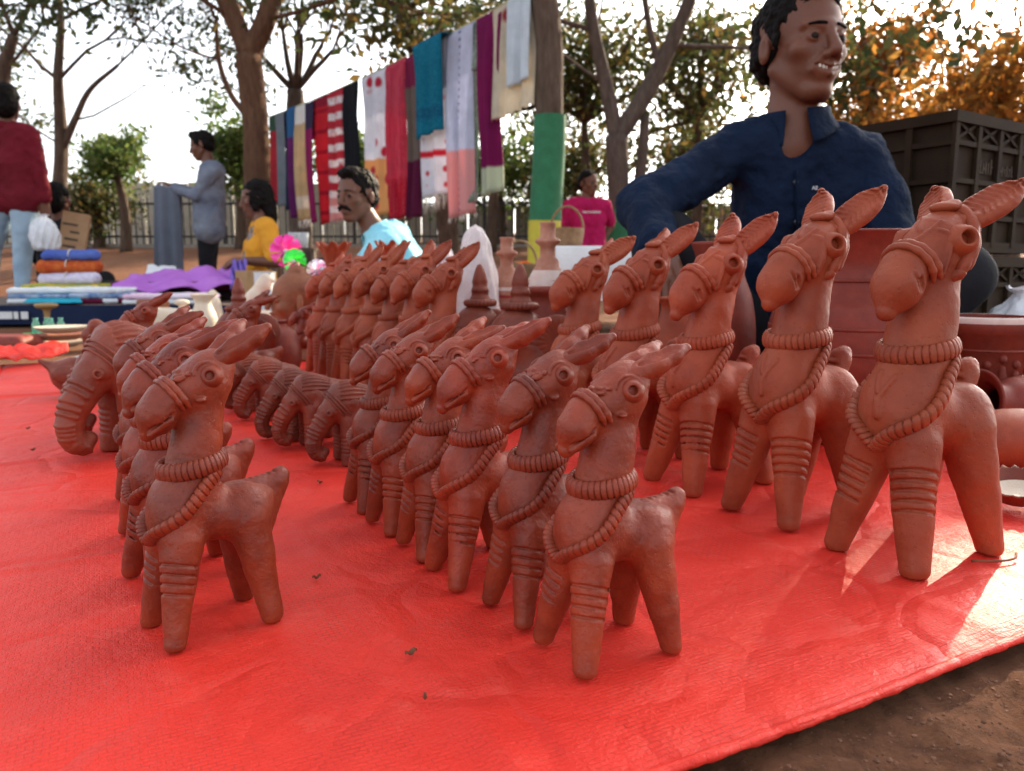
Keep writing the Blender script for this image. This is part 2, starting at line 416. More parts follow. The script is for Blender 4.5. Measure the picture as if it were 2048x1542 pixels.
def build_tarp():
    root = thing('tarpaulin', 'large bright red woven tarpaulin spread on the dirt under the terracotta figurines', 'tarpaulin', TC, math.atan2(E1.y, E1.x))
    na, nb = 200, 300; a = np.linspace(0, TW, na); b = np.linspace(0, TL, nb); A, B = np.meshgrid(a, b)
    H = 0.005 + tarp_h(A, B); edge = np.minimum(np.minimum(A.ravel(), TW - A.ravel()), np.minimum(B.ravel(), TL - B.ravel()))
    H = H * np.clip(edge / 0.012, 0.25, 1)
    wig = (0.0010 * np.sin(A.ravel() * 9) + 0.0008 * np.sin(A.ravel() * 23)) * np.clip(1 - B.ravel() / 0.4, 0, 1)
    P = np.stack([A.ravel() - 0.058 * B.ravel() * (1 - A.ravel() / TW), B.ravel() + wig, H], 1)
    i = np.arange(na * nb).reshape(nb, na); Q = np.stack([i[:-1, :-1].ravel(), i[:-1, 1:].ravel(), i[1:, 1:].ravel(), i[1:, :-1].ravel()], 1)
    link('sheet', np_mesh('sheet', P, Q, M['tarp']), None, root)
    def hem(pts): 
        rr = random.Random(3); ph = [rr.uniform(0, 6) for _ in range(4)]
        return MB().tube(pts, 0.0038, 10, mod=lambda i, an: 1 + 0.08 * math.sin(i * 0.9 + ph[0]) + 0.08 * math.sin(i * 2.3 + ph[1] + an) + 0.05 * math.sin(i * 5.1), flat=0.8)
    n = 260
    hem([(TW * i / n, -0.002 + 0.0010 * math.sin(TW * i / n * 9) + 0.0008 * math.sin(TW * i / n * 23), 0.0036) for i in range(n + 1)]).build('hem', M['tarp'], root)
    hem([(0.001 - 0.058 * TL * i / n, TL * i / n, 0.0042) for i in range(n + 1)]).build('hem', M['tarp'], root)
    hem([((TW + 0.058 * TL) * i / n - 0.058 * TL, TL, 0.0042) for i in range(n + 1)]).build('hem', M['tarp'], root)
build_tarp()
TZ = 0.0062     # standing height on the sheet

# ------------------------------------------------------------------ terracotta horses
def horse_sdf(tall, var=0):
    q = random.Random(900 + var); hx, hz, cy = q.uniform(-3, 3) * (var > 0), q.uniform(-3, 4) * (var > 0), q.uniform(-1.5, 1.5) * (var > 0)
    S = SDF()
    S.cone((14, 0, 78), (-28, 0, 76), 19, 18.5)                                    # trunk
    S.ell((19, 0, 82), (17, 19.5 + cy, 25 + cy), 6)                                          # chest
    S.cone((9, 0, 92), (-7, 0, 166), 18.5 + cy * .6, 14.5, 10)                               # neck
    S.cone((-8, 0, 171), (13, 0, 159), 17, 11.5, 8)                                # skull to nose
    S.ell((-16, 0, 181), (11, 12, 9), 8)                                           # poll, where the ears start
    FL = lambda y: (np.array((19, 11 * y, 66.0)), np.array((31, 24 * y, 4.0)), 14.0, 7.4)
    for y in (-1, 1):
        a, b, ra, rb = FL(y); b = b + np.array((hx * .8, hz * .5 * y, 0)); S.cone(a, b, ra, rb, 6)
        S.cone((-27, 11 * y, 70), (-36 - hz, (24 + hx * .6) * y, 4), 15.0, 7.6, 7)
        S.ell((-28, 8 * y, 77), (16, 14, 18), 7)
    if not tall: S.cone((-32, 0, 76), (-54, 0, 92), 12.0, 3.8, 12)
    S.ell((-3, 0, 43), (15, 30, 15), 7, 's')                                       # arch of the belly
    S.cone((19.5, 0, 158), (25, 0, 150), 13.0, 12.5, 2.5)                          # muzzle
    S.cone((25, 0, 150), (32 + hx * .6, 0, 137.5 - hz * .5), 12.0, 5.0 + cy * .4, 5)
    for y in (-1, 1):                                                              # carved rings on the fore legs
        a, b, ra, rb = FL(y)
        for i in range(5 if tall else 4):
            t = 0.24 + 0.08 * i * (1.0 if tall else 1.2); c = a + (b - a) * t; r = ra + (rb - ra) * t; nn = (b - a) + np.array((9.0, 4 * y, 0))
            S.ring(c, nn, r - 0.25, 1.1, 0.1, 's', half=(0.75, 0.66 * y, 0))
        if tall:                                                                   # nostril slits
            for j in (0, 1): S.cone((28 - 4.8 * j, 12.6 * y, 157 - 2.6 * j), (23 - 3.8 * j, 13.8 * y, 147 - 2.6 * j), 1.5, 1.4, 0.4, 's')
        else:
            S.cone((34, 8 * y, 141), (19, 13.2 * y, 151.5), 1.5, 1.2, 0.7, 's')    # mouth
            S.cone((33, 7.5 * y, 138.5), (20, 12.4 * y, 147.6), 1.6, 1.3, 1.5)
            S.ell((2, 15.8 * y, 159), (3.5, 2.5, 2.0), 1.2)
            S.ring((-4, 14 * y, 175), (0.2, 0.95 * y, 0.2), 8.4, 1.0, 1.0, 'u', half=(0, 0, 1))
    if tall:                                                                       # relief on brow and breast
        base = SDF(); base.ops = list(S.ops)
        def pad(pts, r0, r1):
            n_ = 10; q_ = [Vector(pts[0]).lerp(Vector(pts[-1]), i / n_) if len(pts) == 2 else None for i in range(n_ + 1)] if len(pts) == 2 else spline(pts, 6)
            Q = base.project([list(v) for v in q_], -0.2, it=6)
            for i in range(len(Q) - 1): f = i / len(Q); S.cone(Q[i], Q[i + 1], r0 + (r1 - r0) * f, r0 + (r1 - r0) * f, 0.5)
        for y in (-1, 1): pad([(8, 11 * y, 184), (3, 17 * y, 178), (4, 17 * y, 168), (7, 16 * y, 156)], 1.3, 2.0)
        pad([(13, 1, 172), (2, 8, 186)], 1.5, 1.3); pad([(8, 0, 180), (0, -5, 190)], 1.4, 1.2); pad([(13, 1, 172), (16, 0, 168)], 1.9, 1.4)
        pad([(30, 6, 104), (36, 0, 90)], 1.5, 1.5); pad([(30, -4, 106), (36, -1, 95)], 1.5, 1.3); pad([(36, 0, 91), (38, 1, 82)], 2.2, 1.8)
    else:
        rr = random.Random(5 + var)
        for i in range(34):                                                        # ragged clay pressed on the brow
            x = rr.uniform(-8, 14); y = rr.uniform(-10, 10); z = 188.5 - (x + 8) * 0.58 - abs(y) * 0.34
            S.ell((x, y, z - 1.0), (rr.uniform(1.4, 3.2), rr.uniform(1.0, 2.2), rr.uniform(1.0, 2.0)), 0.7, rot=(0, 0, rr.uniform(0, 3)))
    return S.plane((0, 0, 0), (0, 0, -1))

def rope(mb, path, r, notches, closed, flat=0.75, slant=1.6, depth=0.72, sides=14):
    n = len(path)
    def mod(i, a):
        s = math.sin(2 * math.pi * notches * i / n + slant * math.sin(a)); return 1 - depth * max(0.0, s) ** 12 * (0.45 + 0.55 * (0.5 - 0.5 * math.cos(a)))
    ends = None if closed else 5
    rad = [r] * n
    if ends:
        for i in range(ends): f = math.sqrt((i + 0.4) / ends); rad[i] = r * f; rad[-1 - i] = r * f
    return mb.tube(path, rad, sides, closed, mod, flat)

def ear_mesh(tall, mat):
    S = SDF()
    if tall:
        S.cone((-6, 0, -1), (12, 0, -0.5), 6.5, 6.5, 0); S.ell((17, 0, 0), (23, 11.0, 6.2), 5).cone((28, 0, 0.5), (42, 0, 2.0), 6.5, 1.6, 5)
        S.ell((21, 0, 8.8), (25, 9.6, 6.6), 1.0, 's')
        S.cone((5, 0, 2.4), (40, 0, 3.2), 1.2, 0.8, 0.4, 's')
        for i in range(8):
            x = 9 + 4.0 * i
            for y in (-1, 1): S.cone((x + 3, 0.9 * y, 2.4), (x - 2.0, 7.6 * y, 4.4), 1.05, 0.9, 0.3, 's')
    else:
        S.chain([((-5, 0, 0), 6.6), ((12, 0, 0), 7.6), ((26, 0, 0.6), 6.2), ((36, 0, 1.2), 3.2)], 4)
        S.ell((18, 0, 10.3), (22, 5.6, 6.2), 1.2, 's')
        S.cone((0, 0, 6.0), (28, 0, 5.6), 1.7, 1.2, 0.4, 's')
    return S.mesh('ear', 0.85, mat, 0.001, [(0.12, 0.35, 2), (0.45, 0.16, 4)])

def eye_mesh(tall, mat):
    R0 = 8.0 if tall else 6.6; h = 5.0 if tall else 2.6
    prof = [(R0 + 1.4, -3.0), (R0 + 0.2, -0.4), (R0 * 0.86, h * 0.55), (R0 * 0.66, h * 0.93), (R0 * 0.52, h), (R0 * 0.44, h * 0.7), (R0 * 0.40, -0.5), (R0 * 0.32, -4.5), (0.02, -5.5)]
    return MB().lathe([(r * 0.001, z * 0.001) for r, z in prof], 28).mesh('eye', mat)

def make_horse(tall, var=0):
    mat = M['clay_tall'] if tall else M['clay_small']; S = horse_sdf(tall, var)
    root = empty('terracotta_horse')
    link('body', S.mesh('horse_body', 0.7, mat, 0.001, [(0.05, 0.8, 1 + var * 11), (0.22, 0.14, 3 + var), (0.6, 0.06 if tall else 0.12, 7)]), None, root)
    def ringpath(c, n, u, ra, rb, off, num=400):
        c = np.array(c, float); n = np.array(n, float); n /= np.linalg.norm(n); u = np.array(u, float); u -= n * (u @ n); u /= np.linalg.norm(u); w = np.cross(n, u)
        P = np.array([c + u * ra * math.cos(t) + w * rb * math.sin(t) for t in np.arange(num) / num * 2 * math.pi])
        for _ in range(6):
            P -= S.grad(P) * (S.eval(P) - off)[:, None] * 0.8; P -= ((P - c) @ n)[:, None] * n
        return [Vector(p) * 0.001 for p in P]
    # collar and breast rope
    cz = 117 if tall else 115
    col = MB(); rope(col, ringpath((3.5, 0, cz), (0.16, 0, 1), (1, 0, 0), 19, 18, 1.2), 0.0028 if tall else 0.0034, 36, True, 1.85, 2.0)
    col.build('collar', mat, root)
    tip = 64 if tall else 66
    ctl = [(-10, 17, cz - 4), (2, 20, 103), (15, 20.5, 90), (27, 15, 79), (34, 7.5, 72.5), (37, 0, tip)]
    h1 = spline(ctl, 44); h2 = [Vector((p.x, -p.y, p.z)) for p in h1[-2::-1]]; P = S.project(np.array([list(p) for p in h1 + h2]), 1.0)
    nk = MB(); rope(nk, [Vector(p) * 0.001 for p in P], 0.0034 if tall else 0.0034, 40, False, 1.65, 1.8)
    nk.build('breast_rope', mat, root)
    # bands round the nose and the brow
    nb = MB()
    for d, r in ((0, 0.0021), (3.6, 0.0026)):
        rp_ = ringpath((15.5 - d * 0.86, 0, 159.0 + d * 0.52), (0.86, 0, -0.52), (0, 0, 1), 13, 13, 0.9 + 0.2 * d, 120)
        arc = rp_[-42:] + rp_[:43]; nb.tube(arc, [r * min(1.0, 0.35 + min(i, len(arc) - 1 - i) / 14) for i in range(len(arc))], 8, False, lambda i, a: 1 + 0.08 * math.sin(i * 0.7))
    nb.build('nose_band', mat, root)
    if tall:
        hb = MB()
        for d, r in ((0, 0.0031), (5.2, 0.0029)):
            hb.tube(ringpath((-11 - d * 0.7, 0, 175 + d * 0.30), (0.80, 0, 0.34), (0, 0, 1), 17, 17, 1.3, 110), r, 8, True, lambda i, a: 1 + 0.08 * math.sin(i * 0.5))
        hb.build('head_band', mat, root)
        T = SDF().ell((0, 0, 0), (7, 8, 3.4)).ell((-3, 3, 1.5), (4, 4, 3), 2).cone((4, -4, 2.0), (-5, 5, 3.4), 0.8, 0.8, 0.5, 's')
        link('forelock', T.mesh('forelock', 0.9, mat), None, root, (-0.0135, 0, 0.1925))
    em = eye_mesh(tall, mat)
    for y in (-1, 1):
        p = S.project([(-4.5, 17 * y, 174.5)], 0.6)[0]; nrm = Vector(S.grad([p])[0]); nrm = (nrm + Vector((0.25, 0, 0.05))).normalized()
        link('eye', em, None, root, Vector(p) * 0.001, nrm.to_track_quat('Z', 'Y').to_euler())
    ear = ear_mesh(tall, mat)
    for y in (-1, 1):
        X = Vector((-0.80, 0.22 * y, 0.50) if not tall else (-0.62, 0.40 * y, 0.62)).normalized()
        Z = Vector((0.75, 0.25 * y, 0.6)); Z = (Z - X * Z.dot(X)).normalized(); Y = Z.cross(X)
        m = Matrix((X, Y, Z)).transposed()
        o = link('ear', ear, None, root, (-0.017, 0.0078 * y, 0.1845), m.to_euler())
        if tall: o.scale = (0.92, 1.0, 1.0)
    # tail
    T = SDF()
    if tall:
        T.chain([((-30, 0, 82), 9), ((-39, 0, 94), 6.8), ((-43, 0, 101), 6.2), ((-46, 0, 104), 4.4)], 5)
        for i in range(4): T.cone((-33 - i, -8, 97 + 4.6 * i), (-33 - i, 8, 97 + 4.6 * i), 1.2, 1.2, 0.6, 's')
    else:
        T.chain([((-12, 0, 85), 8), ((-36, 0, 88), 8.5), ((-59, 0, 97), 4.2)], 6).chain([((-36, 0, 74), 12.5), ((-57, 0, 93), 5.0)], 8).chain([((-38, 0, 62), 12), ((-56, 0, 88), 5.0)], 8)
        for i in range(8): T.cone((-20 - 4.6 * i, -7, 96.6 + 0.45 * i), (-20 - 4.6 * i, 7, 96.6 + 0.45 * i), 1.2, 1.2, 0.5, 's')
    link('tail', T.mesh('tail', 0.95, mat, 0.001, [(0.2, 0.3, 1), (0.6, 0.2, 7)]), None, root)
    return root

ORD = ['nearest', 'second', 'third', 'fourth', 'fifth', 'sixth', 'seventh']
def place(proto, used, loc, deg, s, label, cat, group, jit):
    o = copy_tree(proto) if used else proto
    o.location = loc; o.rotation_euler = (0, 0, R(deg)); o.scale = (s, s, s); tag(o, label, cat, group)
    rr = random.Random(jit); f = rr.uniform(0.84, 1.18); w_ = rr.uniform(0.9, 1.12)
    for c in o.children: c.color = (f, f * w_, f * w_, 1)          # each piece fired a little differently
    for c in o.children:
        if c.name.startswith('ear'):
            e = c.rotation_euler; c.rotation_euler = (e[0] + rr.uniform(-.25, .25), e[1] + rr.uniform(-.2, .2), e[2] + rr.uniform(-.18, .18))
    o.rotation_euler = (R(rr.uniform(-1.2, 1.2)), R(rr.uniform(-1.0, 1.0)), R(deg)); o.scale = (s * rr.uniform(.98, 1.02), s * rr.uniform(.97, 1.03), s * rr.uniform(.985, 1.015))
    return o

SMALLS = [make_horse(False, v) for v in range(3)]; TALLS = [make_horse(True, v) for v in range(3)]; SMALL = SMALLS[0]; TALL = TALLS[0]; _seen = set()
def pick(L, i):
    p = L[i % len(L)]; u = id(p) in _seen; _seen.add(id(p)); return p, u
mid = [(0.060, 0.477), (0.022, 0.541), (-0.023, 0.605), (-0.060, 0.668), (-0.100, 0.734), (-0.134, 0.797)]
for i, (x, y) in enumerate(mid):
    place(*pick(SMALLS, i), (x, y, TZ), 209 + [0, 2, -2, 1, 3, -1][i], [1.0, .99, 1.015, 1.0, .985, .99][i],
          '%s small brown terracotta horse of the middle row, counted from the front' % ORD[i], 'horse figurine', 'small horses in the middle row', 20 + i)
left = [(-0.213, 0.512), (-0.268, 0.604), (-0.325, 0.700), (-0.385, 0.815)]
for i, (x, y) in enumerate(left):
    place(*pick(SMALLS, i + 1), (x, y, TZ), 222 + [0, 3, -2, 1][i], [1.02, 1.0, 1.0, 1.0][i],
          '%s small brown terracotta horse of the left row, counted from the front' % ORD[i], 'horse figurine', 'small horses in the left row', 40 + i)
right = [(0.351, 0.652, 209, 1.56), (0.288, 0.770, 211, 1.53), (0.228, 0.884, 208, 1.47), (0.163, 1.00, 210, 1.46), (0.103, 1.12, 208, 1.43)]
for i, (x, y, a, s) in enumerate(right):
    place(*pick(TALLS, i), (x, y, TZ), a, s, '%s tall orange terracotta horse of the right row, counted from the front' % ORD[i], 'horse figurine', 'tall horses in the right row', 60 + i)
for i in range(7):
    t = i / 6.0; x = -0.115 + (-0.452 + 0.115) * t; y = 1.33 + (1.90 - 1.33) * t
    place(*pick(TALLS, i + 1), (x, y, TZ), 212 + [0, 2, -1, 2, -2, 1, 0][i], 1.40 + [0, 0.02, -0.02, 0.01, 0.0, 0.01, -0.02][i],
          '%s terracotta horse of the far row right of the face bust, from the front' % ORD[i], 'horse figurine', 'tall horses in the far row', 80 + i)
# ------------------------------------------------------------------ terracotta elephants
def make_elephant():
    mat = M['clay_dark']; S = SDF(); root = empty('terracotta_elephant')
    S.cone((-30, 0, 68), (4, 0, 75), 26, 28); S.cone((14, 0, 80), (34, 0, 66), 25, 15, 10)
    tr = [((34, 0, 64), 14), ((48, 0, 46), 11), ((55, 0, 30), 9.5), ((54, 0, 18), 8.5), ((47, 0, 12), 7.5), ((41, 0, 16), 6)]
    S.chain(tr, 4)
    for y in (-1, 1):
        S.cone((10, 15 * y, 56), (15, 19 * y, 4), 14, 9.5, 6); S.cone((-33, 14 * y, 56), (-38, 18 * y, 4), 14.5, 9.5, 6)
        for i in range(5):
            t = 0.42 + 0.09 * i; c = np.array((10 + 5 * t, (15 + 4 * t) * y, 56 - 52 * t)); S.ring(c, (5, 4 * y, -52), 14 - 4.5 * t + 0.2, 1.3, 0.6, 's', half=(0.75, 0.66 * y, 0))
        S.ell((34, 14.5 * y, 68), (5, 4, 5), 3)
    S.cone((-54, 0, 74), (-60, 0, 40), 3.5, 3.0, 4)
    base = SDF(); base.ops = list(S.ops)
    for k in range(-6, 7):                                     # combed lines over the head and shoulders
        ph = k * 0.215; pts = []
        for i in range(9):
            x = 20 - 5.0 * i; rr = 30; pts.append((x + 3 * abs(k) * 0.5, rr * math.sin(ph), 76 + rr * math.cos(ph)))
        P = base.project(pts, 0.2, it=5)
        for p, q in zip(P[:-1], P[1:]): S.cone(p, q, 2.1, 2.1, 0.3, 's')
    n = 13
    for i in range(n):                                         # rings on the trunk
        t = i / (n - 1) * (len(tr) - 2.4) + 0.5; j = int(t); f = t - j; a = np.array(tr[j][0], float); b = np.array(tr[j + 1][0], float); r = tr[j][1] + (tr[j + 1][1] - tr[j][1]) * f
        d = (b - a) / np.linalg.norm(b - a); out = np.array((-d[2], 0, d[0])) * (1 if True else -1)
        S.ring(a + (b - a) * f, d, r + 0.3, 1.9, 0.4, 'u', half=tuple(out))
    S.plane((0, 0, 0), (0, 0, -1))
    link('body', S.mesh('elephant_body', 1.05, mat, 0.001, [(0.06, 0.5, 1), (0.3, 0.18, 3)]), None, root)
    nb = MB()
    for d in (0, 3.6, 7.2):
        c = np.array((28.0 - d * 0.8, 0, 73 + d * 0.62)); n_ = np.array((0.79, 0, -0.61)); P = []
        for t in np.arange(70) / 70 * 2 * math.pi: P.append(c + np.array((0.61, 0, 0.79)) * 20 * math.cos(t) + np.array((0, 20 * math.sin(t), 0)))
        P = np.array(P)
        for _ in range(5): P -= base.grad(P) * (base.eval(P) - 0.5)[:, None] * 0.8; P -= ((P - c) @ n_)[:, None] * n_
        nb.tube([Vector(p) * 0.001 for p in P], 0.0014, 6, True)
    nb.build('head_band', mat, root)
    em = MB().lathe([(r * 0.001, z * 0.001) for r, z in [(5, -2), (4.4, 0.4), (3.4, 1.4), (2.6, 1.5), (1.9, 0.6), (1.6, -2), (0.02, -2.5)]], 20).mesh('eye', mat)
    for y in (-1, 1):
        p = base.project([(36, 15 * y, 68)], 0.2)[0]; link('eye', em, None, root, Vector(p) * 0.001, Vector(base.grad([p])[0]).to_track_quat('Z', 'Y').to_euler())
        E = SDF().ell((0, 0, 0), (13, 4, 15)).ell((3, 5.5 * y, 0), (9, 4, 11), 1.5, 's'); link('ear', E.mesh('ear', 1.1, mat), None, root, (0.008, 0.027 * y, 0.071), (0, 0, -0.4 * y))
    return root
ELE = make_elephant()
eles = [((-0.205, 0.985), 209), ((-0.275, 1.075), 207), ((-0.318, 1.130), 211), ((-0.405, 1.285), 214), ((-0.462, 1.375), 212)]
for i, ((x, y), a) in enumerate(eles):
    place(ELE, i > 0, (x, y, TZ), a, [1.0, 1.0, .98, .97, .97][i], '%s small combed terracotta elephant of the elephant row, counted from the front' % ORD[i], 'elephant figurine', 'small elephants in the row', 100 + i)
o = place(ELE, True, (-0.515, 1.045, TZ), 232, 1.66, 'large dark terracotta elephant at left with ringed trunk, the nearer of two', 'elephant figurine', 'large elephants at left', 110)
o = place(ELE, True, (-0.590, 1.185, TZ), 230, 1.62, 'large dark terracotta elephant half hidden behind the other large one at left', 'elephant figurine', 'large elephants at left', 111)
place(SMALL, True, (-0.655, 1.36, TZ), 214, 1.02, 'small terracotta horse standing alone behind the large elephants', 'horse figurine', None, 112)
place(SMALL, True, (-0.495, 1.44, TZ), 214, 1.02, 'small terracotta horse in front of the crowned elephant at left', 'horse figurine', None, 113)
place(SMALL, True, (-0.535, 1.955, TZ), 205, 0.84, 'very small terracotta horse at the far end of the far row', 'horse figurine', None, 114)

def make_crowned():
    mat = M['clay_dark']; S = SDF(); root = empty('crowned_elephant')
    S.ell((-12, 0, 70), (52, 48, 74)); S.ell((14, 0, 138), (44, 40, 46), 18); S.cone((34, 0, 130), (62, 0, 96), 30, 20, 14)
    S.chain([((62, 0, 96), 20), ((80, 0, 60), 14), ((84, 0, 26), 11), ((74, 0, 14), 9)], 6)
    for y in (-1, 1): S.cone((20, 26 * y, 40), (26, 32 * y, 4), 20, 15, 8); S.cone((-40, 26 * y, 40), (-46, 30 * y, 4), 20, 15, 8)
    base = SDF(); base.ops = list(S.ops)
    for dz, r in ((0, 1.6), (9, 1.6)):
        P = base.project([(60 - 0.9 * abs(t) ** 1.3 * 0.5 - dz * .4, t, 132 - 0.20 * abs(t) + dz) for t in np.linspace(-46, 46, 27)], 0, it=5)
        for p, q in zip(P[:-1], P[1:]): S.cone(p, q, r, r, 0.6, 's')
    for t in np.linspace(-42, 42, 19):
        p = base.project([(60 - 0.9 * abs(t) ** 1.3 * 0.5, t, 135.5 - 0.2 * abs(t))], 0, it=5)[0]; S.ell(p, (1.8, 1.8, 1.8), 0.4, 's')
    S.plane((0, 0, 0), (0, 0, -1))
    link('body', S.mesh('crowned_body', 2.2, mat, 0.001, [(0.03, 0.9, 1), (0.2, 0.3, 3)]), None, root)
    for y in (-1, 1):
        E = SDF(); E.ell((0, 0, 0), (44, 7, 46)); E.ell((0, 8 * y, 0), (38, 5, 40), 2, 's')
        for i in range(17):
            a = -2.4 + i * 0.3; E.cone((14 * math.cos(a), 4.2 * y, 14 * math.sin(a)), (42 * math.cos(a), 5.6 * y, 43 * math.sin(a)), 1.3, 1.7, 0.6, 's')
        link('ear', E.mesh('fan_ear', 1.8, mat), None, root, (-0.036, 0.046 * y, 0.128), (0.15 * -y, 0, -0.28 * y))
    c = MB(); rope(c, [Vector((0.008 + 0.024 * math.cos(t), 0.024 * math.sin(t), 0.186)) for t in np.arange(160) / 160 * 2 * math.pi], 0.0075, 26, True, 0.9, 1.4)
    c.build('crown_ring', mat, root)
    pr = [(0.020, 0.184), (0.0185, 0.196), (0.0165, 0.198), (0.0155, 0.205), (0.017, 0.206), (0.0155, 0.213), (0.0142, 0.214), (0.0138, 0.221), (0.0148, 0.223), (0.012, 0.235), (0.0082, 0.247), (0.0045, 0.254), (0.0005, 0.256)]
    f = MB().lathe(pr, 36, lambda i, a: (1 - (0.10 * max(0, math.sin(6 * a)) ** 4 if 8 <= i <= 11 else 0), 0), (0.008, 0, 0)); f.build('finial', mat, root)
    return root
CRN = make_crowned()
place(CRN, False, (0.022, 1.30, TZ), 205, 1.0, 'terracotta elephant with fan ears and cone crown, the right one between the horse rows', 'elephant figurine', 'crowned elephants', 121)
place(CRN, True, (-0.050, 1.425, TZ), 200, 1.0, 'terracotta elephant with cone crown beside the nearest horse of the far row', 'elephant figurine', 'crowned elephants', 122)
place(CRN, True, (-0.56, 1.60, TZ), 190, 0.92, 'terracotta elephant with cone crown at left, in front of the pale bird', 'elephant figurine', 'crowned elephants', 123)

# ------------------------------------------------------------------ pots, vases and other pottery
def pot(name, label, cat, loc, prof, mat, parts=(), seg=48, wob=None, rot=(0, 0, 0), group=None, inner=0.006, jit=0.004):
    """a thrown pot with a real wall; parts = (name, profile, material)"""
    root = thing(name, label, cat, loc, 0, group); root.rotation_euler = rot; rr = random.Random(label); ph = rr.uniform(0, 6)
    w = wob or (lambda i, a: (1 + jit * math.sin(2 * a + ph + i * 0.4), 0))
    top = prof[-1]; ins = [(max(r - inner, 0.001), z) for r, z in reversed(prof) if z > prof[0][1] + inner]
    full = [(0.0005, prof[0][1])] + list(prof) + [(top[0] - inner * 0.5, top[1] + inner * 0.25)] + ins + [(0.0005, prof[0][1] + inner)]
    nw = (lambda i, a: w(min(i, len(prof)), a)) if wob is None else (lambda i, a: wob(i / (len(full) - 1), a))
    MB().lathe(full, seg, nw).build('vessel', mat, root)
    for n_, p_, m_ in parts: MB().lathe(p_, seg).build(n_, m_, root)
    return root
def ringp(r, z, t=0.002, w=0.003): return [(r - t, z - w), (r + t * 0.6, z - w * 0.6), (r + t, z), (r + t * 0.6, z + w * 0.6), (r - t, z + w)]
def bandp(pr, z0, z1, d=0.0006):
    def rad(z):
        for (r0, a), (r1, b) in zip(pr[:-1], pr[1:]):
            if a <= z <= b: return r0 + (r1 - r0) * (z - a) / max(b - a, 1e-6)
        return pr[-1][0]
    return [(rad(z) + d, z) for z in np.linspace(z0, z1, 5)]
def prof(pts, n=6): return [(p.x, p.y) for p in spline([(r, z, 0) for r, z in pts], n)]

M['slip_red'] = plain('red_slip', (0.42, 0.03, 0.03), sc=60, rough=0.6)
M['slip_white'] = plain('white_slip', (0.72, 0.58, 0.52), (0.62, 0.45, 0.38), sc=40, rough=0.65)
pr = prof([(0.065, 0), (0.098, 0.05), (0.118, 0.12), (0.112, 0.185), (0.092, 0.205), (0.074, 0.225), (0.068, 0.25), (0.072, 0.27), (0.081, 0.29), (0.087, 0.300)])
pot('big_urn', 'big red clay urn with flared rim behind the two nearest tall horses', 'urn', (0.495, 1.12, TZ), pr, M['clay_red'],
    [('ridge', ringp(0.1155, 0.168), M['clay_red']), ('ridge', ringp(0.1185, 0.135), M['clay_red']), ('ridge', ringp(0.0725, 0.232, 0.002, 0.002), M['clay_red'])])
pr = prof([(0.04, 0), (0.056, 0.06), (0.06, 0.14), (0.052, 0.20), (0.038, 0.24), (0.042, 0.27), (0.050, 0.292)])
pot('red_pot', 'red clay pot with open rim beside the big urn, behind the third tall horse', 'pot', (0.345, 1.285, TZ), pr, M['clay_red'])
pr = prof([(0.035, 0), (0.050, 0.04), (0.052, 0.08), (0.046, 0.13), (0.034, 0.17), (0.03, 0.19), (0.036, 0.205)])
pot('ribbed_pot', 'small ribbed clay pot between the third and fourth tall horses', 'pot', (0.262, 1.20, TZ), pr, M['clay_tall'],
    [('rib', ringp(0.0515, 0.09, 0.002, 0.002), M['clay_tall']), ('rib', ringp(0.050, 0.105, 0.002, 0.002), M['clay_tall']), ('rib', ringp(0.0475, 0.12, 0.002, 0.002), M['clay_tall'])])
# planter with relief figures
pr = [(0.068, 0), (0.070, 0.01), (0.070, 0.15), (0.073, 0.152), (0.073, 0.172), (0.071, 0.176)]
pl = pot('relief_planter', 'round red clay planter with raised figures and a pale rim at right', 'planter', (0.735, 1.20, TZ), pr, M['clay_red'], [('rim_paint', [(0.0735, 0.168), (0.0737, 0.1745), (0.0712, 0.1775), (0.066, 0.1775)], M['slip_white'])], 64)
rr = random.Random(4); rel = SDF()
for k in range(22):
    a = k * 0.2856; c = (70 * math.cos(a), 70 * math.sin(a)); h = rr.uniform(98, 118)
    rel.cone((c[0], c[1], 40), (c[0], c[1], h - 14), 6.5, 5); rel.ell((c[0], c[1], h), (6, 6, 7), 2)
    b_ = a + 0.12; rel.cone((c[0], c[1], h - 18), (71 * math.cos(b_), 71 * math.sin(b_), h - 40 + rr.uniform(-10, 10)), 3.5, 3, 2)
rel.ring((0, 0, 128), (0, 0, 1), 70, 2.5); rel.ring((0, 0, 34), (0, 0, 1), 70, 2.5)
link('relief', rel.mesh('relief', 2.2, M['clay_red']), None, pl)
# toppled and round pieces at the right edge
pr = prof([(0.02, 0), (0.035, 0.02), (0.045, 0.06), (0.036, 0.10), (0.027, 0.12), (0.034, 0.145), (0.046, 0.155)])
pot('toppled_vase', 'dark red clay vase lying on its side with its wide mouth towards the horses', 'vase', (0.80, 1.10, TZ + 0.049), pr, M['clay_red'], [('rope_ring', ringp(0.0455, 0.06, 0.004, 0.004), M['clay_dark'])], rot=(0, R(-84), R(14)))
rp = pot('garlanded_pot', 'round clay pot with a dark rope garland at the right edge', 'pot', (0.80, 1.235, TZ), prof([(0.03, 0), (0.058, 0.03), (0.066, 0.075), (0.05, 0.115), (0.03, 0.13), (0.036, 0.145)]), M['clay_tall'])
g = MB(); rope(g, [Vector((0.064 * math.cos(t), 0.064 * math.sin(t), 0.098 + 0.012 * math.sin(5 * t))) * 1.0 for t in np.arange(160) / 160 * 2 * math.pi], 0.008, 30, True); g.build('garland', M['clay_dark'], rp)
pot('lying_jar', 'smooth red clay jar lying on its side right of the nearest tall horse', 'jar', (0.690, 0.93, TZ + 0.037), prof([(0.005, 0), (0.026, 0.012), (0.037, 0.05), (0.034, 0.10), (0.022, 0.13), (0.020, 0.15), (0.026, 0.16)]), M['clay_tall'], rot=(0, R(88), R(8))).location.x = 0.555
